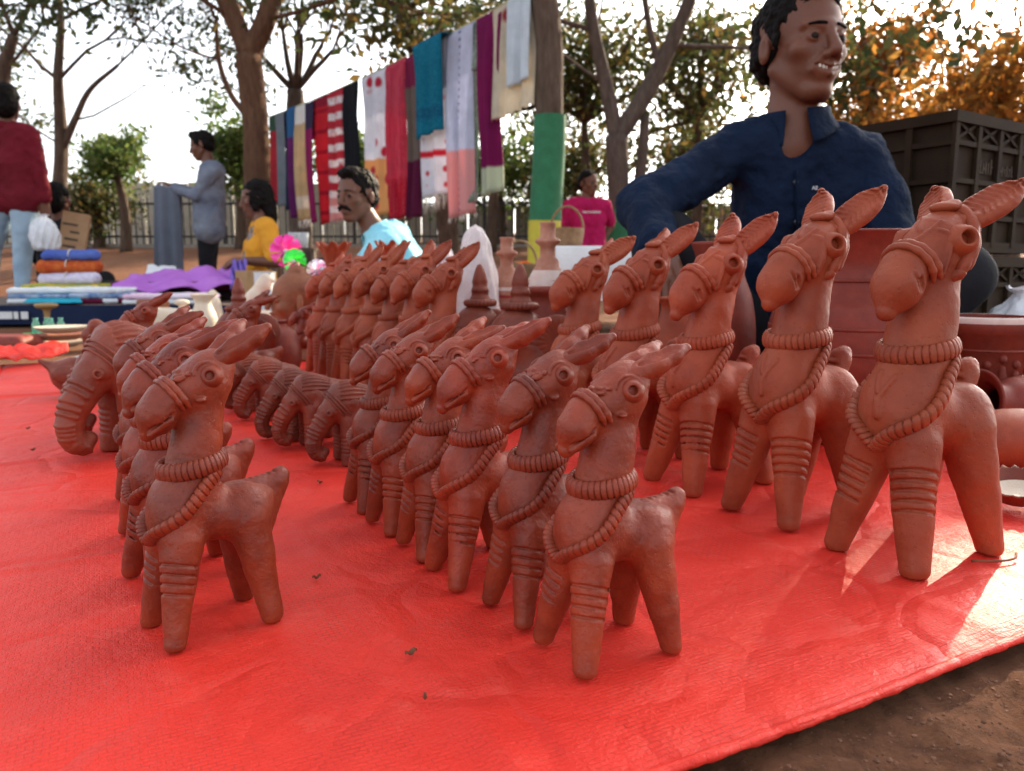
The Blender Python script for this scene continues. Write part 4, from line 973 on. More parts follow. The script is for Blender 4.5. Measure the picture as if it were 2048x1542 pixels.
Y4 = 7.2
J4 = J_from(head=at(404, 292, Y4), neck=at(417, 334, Y4), shL=at(424, 346, Y4 - 0.17), shR=at(424, 346, Y4 + 0.17), chest=at(418, 395, Y4), front=at(370, 395, Y4), pelvis=at(418, 448, Y4), hipL=at(416, 455, Y4 - 0.09), hipR=at(416, 455, Y4 + 0.09),
    elL=at(392, 392, Y4 - 0.2), wrL=at(344, 376, Y4 - 0.12), handL=at(310, 372, Y4 - 0.1), elR=at(392, 388, Y4 + 0.2), wrR=at(346, 372, Y4 + 0.10), knL=at(412, 525, Y4 - 0.1), anL=at(414, 590, Y4 - 0.1), knR=at(420, 525, Y4 + 0.1), anR=at(422, 588, Y4 + 0.12), toeL=(-3.2, Y4 - 0.1, 0), toeR=(-3.2, Y4 + 0.1, 0))
p4, *_ = person('standing man in a grey blue shirt and black trousers holding up a grey cloth', (J4['pelvis'][0], Y4, 0.0), J4, (R(186), R(-14)), 1.05, 9.0, M['skin'], M['greyshirt'], 1.9, M['black_cloth'], 'curly', 2.0, girth=1.28, hem=(0, 0, -0.05))
Y5 = 5.5
J5 = J_from(head=at(14, 205, Y5), neck=at(12, 250, Y5), shL=at(-38, 272, Y5), shR=at(58, 272, Y5), chest=at(16, 330, Y5), front=(-3.6, Y5 + 0.2, 1.0), pelvis=at(26, 400, Y5), hipL=at(2, 412, Y5), hipR=at(48, 412, Y5), elL=at(-60, 340, Y5), wrL=at(-60, 410, Y5), elR=at(80, 345, Y5), wrR=at(90, 402, Y5), handR=at(92, 440, Y5),
    knL=at(-18, 505, Y5 + 0.1), anL=at(-20, 600, Y5 + 0.15), knR=at(46, 500, Y5), anR=at(44, 588, Y5), toeR=(-3.5, Y5 + 0.4, 0), toeL=(-3.7, Y5 + 0.4, 0))
p5, *_ = person('woman seen from behind in a maroon shirt and pale jeans at the left edge', (J5['pelvis'][0], Y5, 0.0), J5, (R(100), 0), 1.0, 8.0, M['skin'], M['maroon'], 1.9, M['jeans'], 'bun', 1.8, botname='jeans', girth=1.1, hem=(0, 0, 0.02))
Y6 = 6.1
J6 = J_from(head=at(116, 398, Y6), neck=at(118, 440, Y6), shL=at(80, 456, Y6), shR=at(150, 456, Y6), chest=at(116, 490, Y6), pelvis=(at(118, 560, Y6).x, Y6, 0.13), hipL=(at(100, 560, Y6).x, Y6, 0.13), hipR=(at(136, 560, Y6).x, Y6, 0.13), elL=at(70, 510, Y6 + 0.1), wrL=at(90, 540, Y6 + 0.25), elR=at(165, 510, Y6), wrR=at(150, 535, Y6 + 0.25),
    knL=(at(70, 560, Y6).x, Y6 + 0.35, 0.2), anL=(at(110, 560, Y6).x, Y6 + 0.3, 0.06), knR=(at(166, 560, Y6).x, Y6 + 0.35, 0.2), anR=(at(130, 560, Y6).x, Y6 + 0.3, 0.06))
p6, *_ = person('crouching person with black hair and dark clothes behind the paper bag at left', (at(118, 560, Y6).x, Y6, 0.0), J6, (R(80), 0), 1.0, 9.0, M['skin'], M['black_cloth'], 1.8, M['black_cloth'], 'bun', 1.1, collar=False)
Y7 = 7.4
J7 = J_from(head=at(1177, 368, Y7), neck=at(1174, 398, Y7), shL=at(1210, 412, Y7 - 0.02), shR=at(1138, 412, Y7), chest=at(1175, 440, Y7), front=at(1180, 440, Y7 - 0.2), pelvis=at(1176, 500, Y7), hipL=at(1192, 505, Y7), hipR=at(1160, 505, Y7), elL=at(1222, 452, Y7 + 0.1), wrL=at(1206, 480, Y7 + 0.05), elR=at(1126, 455, Y7), wrR=at(1140, 495, Y7 - 0.1),
    knL=at(1195, 540, Y7 - 0.3), anL=at(1195, 583, Y7 - 0.3), knR=at(1160, 540, Y7 - 0.3), anR=at(1160, 583, Y7 - 0.3))
p7, *_ = person('man in a crimson tshirt sitting behind the white table by the green painted tree', (at(1176, 500, Y7).x, Y7, 0.0), J7, (R(-52), 0), 1.0, 8.0, M['skin'], M['pink'], 0.75, M['black_cloth'], 'short', 1.2, collar=False, topname='tshirt')
tb = MB(); rr = random.Random(8); x = 0.0
while x < 0.17: w_ = rr.uniform(0.006, 0.014); tb.box((x - 0.085, 0, rr.uniform(-0.002, 0.002)), (w_, 0.003, rr.uniform(0.012, 0.02))); x += w_ + 0.004
tp_ = at(1184, 424, Y7 - 0.135) - Vector(p7.location); tb.build('chest_print', M['white_thread'], [c for c in p7.children if c.name.startswith('tshirt')][0], False, tp_, (0, 0, R(8)))
# ------------------------------------------------------------------ trees
def mat_bark(name, c1, c2):
    m, t, b = nt(name); mp = t.nodes.new('ShaderNodeMapping'); mp.inputs['Scale'].default_value = (1, 1, 0.25); t.links.new(coords(t), mp.inputs[0])
    t.links.new(mixc(t, ramp(t, noise(t, 22, 6, 0.7, mp.outputs[0]), 0.35, 0.65), c1, c2), b.inputs['Base Color']); b.inputs['Roughness'].default_value = 0.9; b.inputs['Specular IOR Level'].default_value = 0.15
    n1 = bump(t, b, noise(t, 40, 6, 0.7, mp.outputs[0]), 0.8, 0.03); return m
M['bark'] = mat_bark('bark', (0.16, 0.085, 0.05), (0.09, 0.045, 0.028)); M['bark_dark'] = mat_bark('bark_dark', (0.075, 0.048, 0.034), (0.14, 0.10, 0.075)); M['bark_grey'] = mat_bark('bark_grey', (0.15, 0.115, 0.095), (0.08, 0.06, 0.05))
def mat_leaf(name, c1, c2, c3, tr=0.45):
    m, t, b = nt(name); oi = t.nodes.new('ShaderNodeNewGeometry'); n_ = t.nodes.new('ShaderNodeValToRGB')
    e = n_.color_ramp.elements; e[0].color = (*c1, 1); e[1].color = (*c3, 1); x = e.new(0.55); x.color = (*c2, 1); t.links.new(oi.outputs['Random Per Island'], n_.inputs[0])
    d = t.nodes.new('ShaderNodeBsdfTranslucent'); mx = t.nodes.new('ShaderNodeMixShader'); mx.inputs[0].default_value = tr
    hsv = t.nodes.new('ShaderNodeHueSaturation'); hsv.inputs['Value'].default_value = 1.5; t.links.new(n_.outputs[0], hsv.inputs['Color']); t.links.new(hsv.outputs[0], d.inputs[0])
    t.links.new(n_.outputs[0], b.inputs['Base Color']); b.inputs['Roughness'].default_value = 0.55; b.inputs['Specular IOR Level'].default_value = 0.25
    t.links.new(b.outputs[0], mx.inputs[1]); t.links.new(d.outputs[0], mx.inputs[2]); t.links.new(mx.outputs[0], t.nodes['Material Output'].inputs[0]); return m
M['leaf_green'] = mat_leaf('leaf_green', (0.045, 0.085, 0.020), (0.075, 0.11, 0.026), (0.12, 0.13, 0.03))
M['leaf_dark'] = mat_leaf('leaf_olive', (0.035, 0.055, 0.018), (0.07, 0.075, 0.022), (0.14, 0.085, 0.025))
M['leaf_backlit'] = mat_leaf('leaf_backlit', (0.14, 0.085, 0.022), (0.26, 0.12, 0.025), (0.34, 0.12, 0.02), 0.65)  # orange glow of the low sun is put into these leaf colours
M['leaf_sparse'] = mat_leaf('leaf_sparse', (0.035, 0.055, 0.025), (0.055, 0.075, 0.03), (0.10, 0.09, 0.03), 0.3)
# leaves are left out along these sun rays, to set the sun patches
SUN_GAPS = [(0.455, 0.60, 0.02, 0.115), (0.315, 0.60, 0.02, 0.075), (-0.55, 3.5, 0.45, 0.45), (0.155, 0.445, 0.02, 0.045)]
def sun_gap(P):
    k = np.zeros(len(P), bool)
    for gx, gy, gz_, r in SUN_GAPS:
        D = P - np.array((gx, gy, gz_)); S_ = np.array(SUN_DIR); t = D @ S_; k |= ((D - t[:, None] * S_) ** 2).sum(1) < r * r
    return k
def leaves_mesh(name, C, spread, n, size, mat, seed, flat=0.5, gap=False, aspect=0.45):
    r = np.random.default_rng(seed); C = np.asarray(C); i = r.integers(0, len(C), n)
    P = C[i] + r.normal(0, 1, (n, 3)) * spread * np.array([1, 1, 0.75])
    if gap: P = P[~sun_gap(P)]; n = len(P)
    a = r.normal(0, 1, (n, 3)); a[:, 2] -= 0.3; a /= np.linalg.norm(a, axis=1, keepdims=True); b = np.cross(a, r.normal(0, 1, (n, 3))); b /= np.linalg.norm(b, axis=1, keepdims=True)
    s = size * r.uniform(0.6, 1.3, (n, 1)); w = s * aspect
    V = np.stack([P - a * s, P + b * w - a * s * 0.1, P + a * s, P - b * w - a * s * 0.1], 1).reshape(-1, 3); Q = np.arange(n * 4).reshape(-1, 4)
    return np_mesh(name, V, Q, mat, False)
def branch(mb, rr, p, d, L, r, depth, tips, wig=0.35, kids=(2, 3), ang=0.6, up=0.15, minr=0.006):
    n = 4; pts = [p.copy()]; rad = [r]; q = p.copy(); dd = d.copy()
    for i in range(n):
        dd = (dd + Vector((rr.gauss(0, wig), rr.gauss(0, wig), rr.gauss(0, wig) + up)) * 0.35).normalized(); q = q + dd * (L / n); pts.append(q.copy()); rad.append(max(r * (1 - 0.45 * (i + 1) / n), minr))
        if depth <= 1: tips.append(tuple(q))
    mb.tube(pts, rad, 6 if r > 0.02 else 4)
    if depth <= 0: tips.append(tuple(q)); return
    for _ in range(rr.randint(*kids)):
        ax = Vector((rr.gauss(0, 1), rr.gauss(0, 1), rr.gauss(0, 0.6))); ax = (ax - dd * ax.dot(dd)).normalized(); nd = (dd * math.cos(ang) + ax * math.sin(ang) * rr.uniform(0.7, 1.3)).normalized()
        k = rr.choice((n, n, n - 1)); branch(mb, rr, pts[k], nd, L * rr.uniform(0.62, 0.85), rad[k] * rr.uniform(0.6, 0.8), depth - 1, tips, wig, kids, ang, up, minr)
def tree(label, stems, boughs, bark, leaf, nleaf, size, spread, seed, depth=3, L=0.9, group=None, gap=False, kids=(2, 3), name='tree', ang=0.6, flatb=0.15, cat='tree'):
    """stems: lists of (point, radius); boughs grow from the stem ends"""
    rr = random.Random(seed); base = Vector(stems[0][0][0]); root = thing(name, label, cat, base, 0, group); mb = MB(); tips = []
    for st in stems:
        pts = spline([Vector(p) - base for p, r in st], 8); rs = np.interp(np.linspace(0, 1, len(pts)), np.linspace(0, 1, len(st)), [r for p, r in st])
        ph = rr.uniform(0, 6); mb.tube(pts, list(rs), 14, mod=lambda i, a, ph=ph: 1 + 0.06 * math.sin(3 * a + ph + i * 0.25) + 0.04 * math.sin(5 * a - i * 0.4))
    for p, d, l, r in boughs: branch(mb, rr, Vector(p) - base, Vector(d).normalized(), l, r, depth, tips, ang=ang, up=flatb, kids=kids)
    mb.build('trunk', bark, root)
    if nleaf and tips:
        B = np.array(base); me = leaves_mesh('crown', np.array(tips) + B, spread, nleaf, size, leaf, seed, gap=gap)
        V = np.zeros(len(me.vertices) * 3, np.float32); me.vertices.foreach_get('co', V); V = V.reshape(-1, 3) - B.astype(np.float32); me.vertices.foreach_set('co', V.ravel()); me.update(); link('crown', me, None, root)
    return root
def gz(x, y): return float(ground_z(np.array([x]), np.array([y]))[0])
def stem(Y, *uvr):
    out = []
    for k, (u, v, r) in enumerate(uvr):
        p = at(u, v, Y)
        if k == 0: p.z = gz(p.x, Y) - 0.05
        out.append((p, r))
    return out
def up(a, b): return (Vector(b) - Vector(a))
def treeA():
    Y = 8.2; s = stem(Y, (532, 600, .17), (518, 400, .135), (512, 250, .125), (496, 110, .13)); f1 = [(at(496, 110, Y), .10), (at(470, 40, Y), .095), (at(440, -40, Y), .085), (at(405, -140, Y + .3), .06)]; f2 = [(at(498, 110, Y), .11), (at(530, 40, Y), .10), (at(552, -40, Y), .09), (at(575, -160, Y - .3), .06)]
    f3 = [(at(506, 245, Y), .035), (at(462, 190, Y + .1), .03), (at(438, 120, Y + .2), .025), (at(432, 40, Y + .2), .02)]
    B = [(f1[-1][0], (-.5, .2, 1), 1.6, .05), (f1[-1][0], (.2, -.5, 1), 1.5, .045), (f2[-1][0], (.5, .1, 1), 1.6, .05), (f2[-1][0], (.3, -.6, .7), 1.6, .045), (f3[-1][0], (-.3, -.2, .8), .8, .016), (f3[2][0], (-.9, 0, .2), .8, .014), (f2[1][0], (.9, -.2, .25), 1.2, .025), (f1[1][0], (-.9, -.3, .3), 1.3, .025)]
    tree('stout brown tree forking in a Y behind the scarves, left of the scarf line', [s, f1, f2, f3], B, M['bark'], M['leaf_sparse'], 5200, 0.055, 0.20, 31)
treeA()
def treeB():
    Y = 11.0; s = stem(Y, (606, 560, .17), (600, 420, .15), (592, 250, .13), (590, 180, .11)); B = []
    for u, v in ((560, 100), (610, 80), (650, 110), (585, 60), (630, 150), (548, 150)): B.append((at(590, 182, Y), up(at(590, 182, Y), at(u, v, Y + random.uniform(-.5, .5))), 0.75, .05))
    tree('bare grey tree with thin upward twigs behind the left end of the scarf line', [s], B, M['bark_grey'], M['leaf_sparse'], 1500, 0.06, 0.22, 8, depth=3, ang=0.45, flatb=0.25)
treeB()
def treeC():
    Y = 9.6; s = stem(Y, (112, 600, .10), (118, 400, .085), (122, 290, .075), (117, 160, .055), (122, 40, .04), (112, -60, .025)); s2 = [(at(124, 300, Y), .05), (at(150, 240, Y), .04), (at(180, 180, Y), .03), (at(236, 130, Y), .02)]
    B = [(s[3][0], (-.8, .1, .5), 1.0, .025), (s[3][0], (.8, -.2, .6), 1.0, .025), (s[4][0], (-.7, -.2, .5), 1.1, .022), (s[4][0], (.8, .2, .5), 1.2, .022), (s[5][0], (.1, 0, 1), 1.0, .02), (s2[-1][0], (.8, 0, .5), 1.1, .016), (s2[2][0], (.6, -.4, .2), .9, .014), (s2[1][0], (.9, .1, .1), .9, .014), (s[2][0], (-.9, 0, .3), .9, .014)]
    tree('slender two stemmed tree with feathery sparse leaves at the left', [s, s2], B, M['bark_dark'], M['leaf_sparse'], 7000, 0.042, 0.16, 12, depth=3, L=.8)
    Y = 8.8; s = stem(Y, (-30, 620, .11), (-16, 420, .10), (-4, 260, .085), (8, 140, .07), (28, 70, .05)); B = [(s[-1][0], (.7, .1, .7), 1.0, .03), (s[-1][0], (-.3, 0, 1), 1.1, .03), (s[3][0], (.8, -.2, .5), .8, .022), (s[3][0], (-.6, .3, .8), .9, .022)]
    tree('bare tree with crooked twigs cut by the left edge of the picture', [s], B, M['bark_dark'], M['leaf_sparse'], 1600, 0.05, 0.18, 14, depth=3)
treeC()
def bushy(label, u, v, Y, rx, rz, n, size, leaf, seed, gap=False, group=None, trunk=True, bark=None, tu=None):
    """a rounded leafy crown on a short trunk; many unequal clumps"""
    r = random.Random(seed); c = at(u, v, Y); b = Vector((c.x if tu is None else at(tu, v, Y).x, Y, gz(c.x, Y) - .05)); cl = []
    for i in range(26):
        a = r.uniform(0, 6.28); e = r.uniform(-1, 1); k = r.uniform(0.25, 1.15) * (0.75 + 0.35 * math.sin(2 * a + seed) + 0.2 * math.sin(3 * e + seed)); cl.append((c.x + rx * k * math.cos(a) * math.sqrt(1 - e * e), c.y + rx * k * math.sin(a) * math.sqrt(1 - e * e), max(c.z + rz * k * e, b.z + 0.2)))
    root = thing('leafy_tree', label, 'tree', b, 0, group); mb = MB(); mid = Vector((c.x, Y, c.z - rz * 0.5)); mb.tube([p for p in spline([(0, 0, 0), ((mid.x - b.x) * .5 + .05, 0, (mid.z - b.z) * .5), mid - b], 6)], [0.10 - 0.004 * i for i in range(13)], 10)
    for q in cl[:14]: mb.tube([mid - b, (mid * .45 + Vector(q) * .55) - b + Vector((0, 0, .12)), Vector(q) - b], [0.045, 0.028, 0.012], 5)
    mb.build('trunk', bark or M['bark_dark'], root)
    me = leaves_mesh('crown', np.array(cl), rx * 0.21, n, size, leaf, seed, gap=gap); V = np.zeros(len(me.vertices) * 3, np.float32); me.vertices.foreach_get('co', V); V = V.reshape(-1, 3) - np.array(b, np.float32); me.vertices.foreach_set('co', V.ravel()); me.update(); link('crown', me, None, root)
bushy('small bright green leafy tree left of the standing man', 232, 318, 12.4, 0.62, 0.42, 3800, 0.055, M['leaf_green'], 3, tu=240)
bushy('green leafy tree behind the standing man and the brown forked tree', 470, 300, 12.6, 0.75, 0.75, 3800, 0.06, M['leaf_green'], 4)
bushy('olive shrub tree behind the fence left of the standing man', 190, 400, 13.0, 0.7, 0.5, 2600, 0.055, M['leaf_dark'], 6)
# tree with the painted trunk that carries the scarf line
YG = 5.6
def treeG():
    s = stem(YG, (1086, 630, .112), (1090, 440, .100), (1100, 250, .098), (1098, 120, .095), (1088, 0, .092), (1075, -160, .085), (1060, -320, .07))
    B = [(s[-1][0], (.6, .2, 1), 1.3, .05), (s[-1][0], (-.6, .3, 1), 1.3, .05), (s[-1][0], (.1, -.6, .9), 1.2, .045), (s[5][0], (.8, .5, .6), 1.3, .035), (s[5][0], (-.7, .4, .6), 1.2, .035)]
    root = tree('dark tree with a green and yellow painted trunk at the right end of the line', [s], B, M['bark_dark'], M['leaf_dark'], 4200, 0.07, 0.26, 21)
    base = Vector(s[0][0]); pts = spline([Vector(p) for p, r in s], 8); rs = np.interp(np.linspace(0, 1, len(pts)), np.linspace(0, 1, len(s)), [r for p, r in s])
    zt = at(1100, 232, YG).z; zm = at(1092, 442, YG).z
    for nm, a, b_, m_ in (('green_paint', zm, zt, M['paint_green']), ('yellow_paint', 0.05, zm, M['paint_yellow'])):
        sel = []
        for z in np.linspace(a, b_, 14):
            k = min(range(len(pts) - 1), key=lambda j: 0 if pts[j].z <= z <= pts[j + 1].z else 1 + abs(pts[j].z - z)); f = (z - pts[k].z) / max(pts[k + 1].z - pts[k].z, 1e-6); sel.append((pts[k].lerp(pts[k + 1], f) - base, rs[k] * 1.09 + 0.006))
        MB().tube([p for p, r in sel], [r for p, r in sel], 20, mod=lambda i, a_: 1 + 0.025 * math.sin(3 * a_ + i * .3), cap=False).build(nm, m_, [c for c in root.children if c.name.startswith('trunk')][0])
M['paint_green'] = plain('green_paint', (0.008, 0.115, 0.042), (0.013, 0.15, 0.06), 12, 0.6, 60, 0.5, 0.01); M['paint_yellow'] = plain('yellow_paint', (0.55, 0.46, 0.04), (0.46, 0.38, 0.03), 12, 0.6, 60, 0.5, 0.01)
treeG()
def treeH():
    Y = 8.6; s = stem(Y, (1240, 600, .14), (1238, 420, .115), (1234, 270, .12)); f1 = [(at(1232, 275, Y), .085), (at(1212, 170, Y), .075), (at(1188, 60, Y), .065), (at(1170, -80, Y), .05)]; f2 = [(at(1236, 272, Y), .10), (at(1290, 190, Y), .095), (at(1340, 90, Y), .08), (at(1395, -40, Y), .06)]; f3 = [(at(1262, 470, Y + .1), .06), (at(1282, 330, Y + .1), .06), (at(1290, 230, Y + .1), .05)]
    f4 = [(at(1318, 130, Y), .04), (at(1300, 60, Y), .035), (at(1285, -30, Y), .03)]
    B = [(f1[-1][0], (-.5, .2, 1), 1.4, .04), (f1[-1][0], (.3, -.3, 1), 1.3, .04), (f2[-1][0], (.7, .1, .8), 1.5, .045), (f2[-1][0], (-.1, -.4, 1), 1.3, .04), (f2[2][0], (.9, .2, .2), 1.3, .03), (f1[2][0], (-.9, .2, .3), 1.2, .03), (f4[-1][0], (0, .2, 1), 1.0, .025), (f1[1][0], (-.8, .4, .3), 1.0, .02)]
    root = tree('big forked brown tree between the crimson tshirt and the vendor', [s, f1, f2, f3, f4], B, M['bark_grey'], M['leaf_dark'], 8000, 0.075, 0.30, 41)
    base = Vector(s[0][0]); z1 = at(1238, 395, Y).z
    MB().tube([Vector((Vector(s[0][0]).lerp(Vector(s[1][0]), k / 6)).to_tuple()) - base for k in range(7)], [0.150 - 0.003 * k for k in range(7)], 18, cap=False).build('green_paint', M['paint_green'], [c for c in root.children if c.name.startswith('trunk')][0])
treeH()
def treeF():
    Y = 9.4; s = stem(Y, (905, 600, .13), (890, 400, .12), (866, 240, .115), (838, 120, .11), (806, 20, .10), (785, -90, .08)); B = [(s[-1][0], (-.5, .1, 1), 1.5, .05), (s[-1][0], (.6, -.2, .8), 1.5, .05), (s[4][0], (.9, .1, .5), 1.4, .04), (s[4][0], (-.9, .2, .4), 1.2, .035), (s[3][0], (.6, .3, .8), 1.4, .045)]
    root = tree('dark leaning tree with golden leaves behind the teal scarf', [s], B, M['bark_dark'], M['leaf_dark'], 9000, 0.07, 0.30, 51)
treeF()
dense = [(980, 130, 12.5, 1.6, 1.5, 'leaf_dark', 'dense olive tree behind the maroon and cream scarves'), (1170, 120, 13.0, 1.7, 1.9, 'leaf_dark', 'dense olive tree behind the big forked brown tree'), (1400, 120, 12.2, 1.7, 1.7, 'leaf_dark', 'dense olive tree just left of the vendor'),
         (1150, 330, 14.2, 1.3, 0.9, 'leaf_dark', 'low olive shrub tree behind the man in the crimson tshirt'), (1390, 330, 14.0, 1.5, 0.9, 'leaf_dark', 'low golden green shrub tree left of the vendor arm'), (1000, 340, 14.6, 1.4, 0.8, 'leaf_green', 'low green shrub tree behind the fence under the maroon scarf'),
         (1745, 130, 11.5, 1.0, 1.4, 'leaf_backlit', 'golden backlit tree right of the vendor head'), (720, 330, 15.0, 1.2, 0.7, 'leaf_green', 'low green shrub tree behind the middle of the scarf line')]
for i, (u, v, Y, rx, rz, lf, lab) in enumerate(dense): bushy(lab, u, v, Y, rx, rz, 3800 if rx > 1.4 else 3200, 0.07, M[lf], 70 + i, gap=True)
# trees towards the low sun; the broad unseen one is added for shade
for i, (x, y, z, rx, rz, n, lf, lab) in enumerate([(5.4, 8.6, 1.9, 1.3, 0.75, 6500, 'leaf_backlit', 'golden backlit tree above the plastic crates at the right edge'), (6.7, 9.7, 5.9, 2.5, 1.5, 26000, 'leaf_backlit', 'broad golden backlit tree added outside the right edge to shade the tarpaulin'),
        (7.6, 12.5, 2.3, 2.0, 1.0, 9000, 'leaf_backlit', 'tall golden backlit tree far behind the plastic crates'), (4.9, 11.6, 1.9, 1.4, 0.9, 6000, 'leaf_backlit', 'golden backlit tree between the vendor shoulder and the crates')]):
    r = random.Random(i); c = Vector((x, y, z)); b = Vector((x, y, gz(x, y) - .05)); cl = []
    for k in range(34):
        a = r.uniform(0, 6.28); e = r.uniform(-1, 1); q = r.uniform(0.3, 1.0); cl.append((x + rx * q * math.cos(a) * math.sqrt(1 - e * e), y + rx * q * math.sin(a) * math.sqrt(1 - e * e), max(z + rz * q * e, 0.9)))
    root = thing('leafy_tree', lab, 'tree', b); mb = MB(); mid = Vector((0, 0, z - rz * 0.45)) - Vector((0, 0, b.z)); mb.tube(spline([(0, 0, 0), (.06, 0, mid.z * .5), mid], 6), [0.15 - 0.005 * k for k in range(13)], 10)
    for q in [c_ for c_ in cl[:22] if not sun_gap(np.array([np.array(b + mid) * (1 - f_) + np.array(c_) * f_ for f_ in np.linspace(0, 1, 12)])).any()]: mb.tube([mid, (mid * .45 + (Vector(q) - b) * .55) + Vector((0, 0, .15)), Vector(q) - b], [0.06, 0.035, 0.014], 5)
    mb.build('trunk', M['bark_dark'], root); me = leaves_mesh('crown', np.array(cl), rx * 0.24, n, 0.10 if n > 20000 else 0.055, M[lf], 90 + i, gap=True); V = np.zeros(len(me.vertices) * 3, np.float32); me.vertices.foreach_get('co', V); V = V.reshape(-1, 3) - np.array(b, np.float32); me.vertices.foreach_set('co', V.ravel()); me.update(); link('crown', me, None, root)

# ------------------------------------------------------------------ fence and pale wall
M['iron'] = plain('black_iron', (0.02, 0.02, 0.022), (0.04, 0.03, 0.028), 20, 0.55, None, spec=0.4); M['cream'] = plain('cream_panel', (0.50, 0.46, 0.38), (0.38, 0.34, 0.27), 6, 0.8, 40, 0.3, 0.01); M['concrete'] = plain('concrete', (0.36, 0.33, 0.29), (0.28, 0.25, 0.22), 8, 0.9, 60, 0.3, 0.01)
def fence():
    Y = 13.2; x0, x1 = -9.2, 8.4; root = thing('picket_fence', 'long black iron picket fence on the low dirt bank', 'fence', (0, Y, 0)); n = int((x1 - x0) / 0.115)
    pk = MB().box((0, 0, 0.42), (0.018, 0.018, 0.80)).add([(-.009, -.009, .82), (.009, -.009, .82), (.009, .009, .82), (-.009, .009, .82), (0, 0, .87)], [(0, 1, 4), (1, 2, 4), (2, 3, 4), (3, 0, 4)]).mesh('picket', M['iron'], False)
    po = MB().box((0, 0, 0.45), (0.06, 0.06, 1.0)).box((0, 0, 0.965), (0.08, 0.08, 0.03)).mesh('post', M['iron'], False)
    for i in range(n + 1):
        x = x0 + i * 0.115; z = gz(x, Y) - 0.02; o = link('post' if i % 19 == 0 else 'picket', po if i % 19 == 0 else pk, None, root, (x, 0, z))
    z = gz(0, Y)
    for h in (0.16, 0.70): MB().box(((x0 + x1) / 2, 0.02, z + h), (x1 - x0, 0.014, 0.035)).build('rail', M['iron'], root, False)
    MB().box(((x0 + x1) / 2, 0.02, z - 0.03), (x1 - x0, 0.22, 0.12)).build('kerb', M['concrete'], root, False)
    w = thing('panel_wall', 'pale cream panel wall behind the black fence at left', 'wall', (0, 14.6, 0)); rr = random.Random(2); x = -11.0; ms = [MB().box((0, 0, 0.6), (0.19, 0.04, 1.2)).mesh('panel', M['cream'], False)]
    while x < -2.6:
        z = gz(x, 14.6); link('panel', ms[0], None, w, (x, rr.uniform(-0.02, 0.02), z - 0.12 + rr.uniform(-.02, .03))); x += 0.205
    w2 = thing('panel_wall', 'low grey panel wall seen behind the fence under the scarves', 'wall', (0, 15.2, 0)); x = -2.5
    ms2 = MB().box((0, 0, 0.4), (0.28, 0.04, 0.8)).mesh('panel', M['concrete'], False)
    while x < 8.0: link('panel', ms2, None, w2, (x, rr.uniform(-0.02, 0.02), gz(x, 15.2) - 0.12)); x += 0.30
fence()
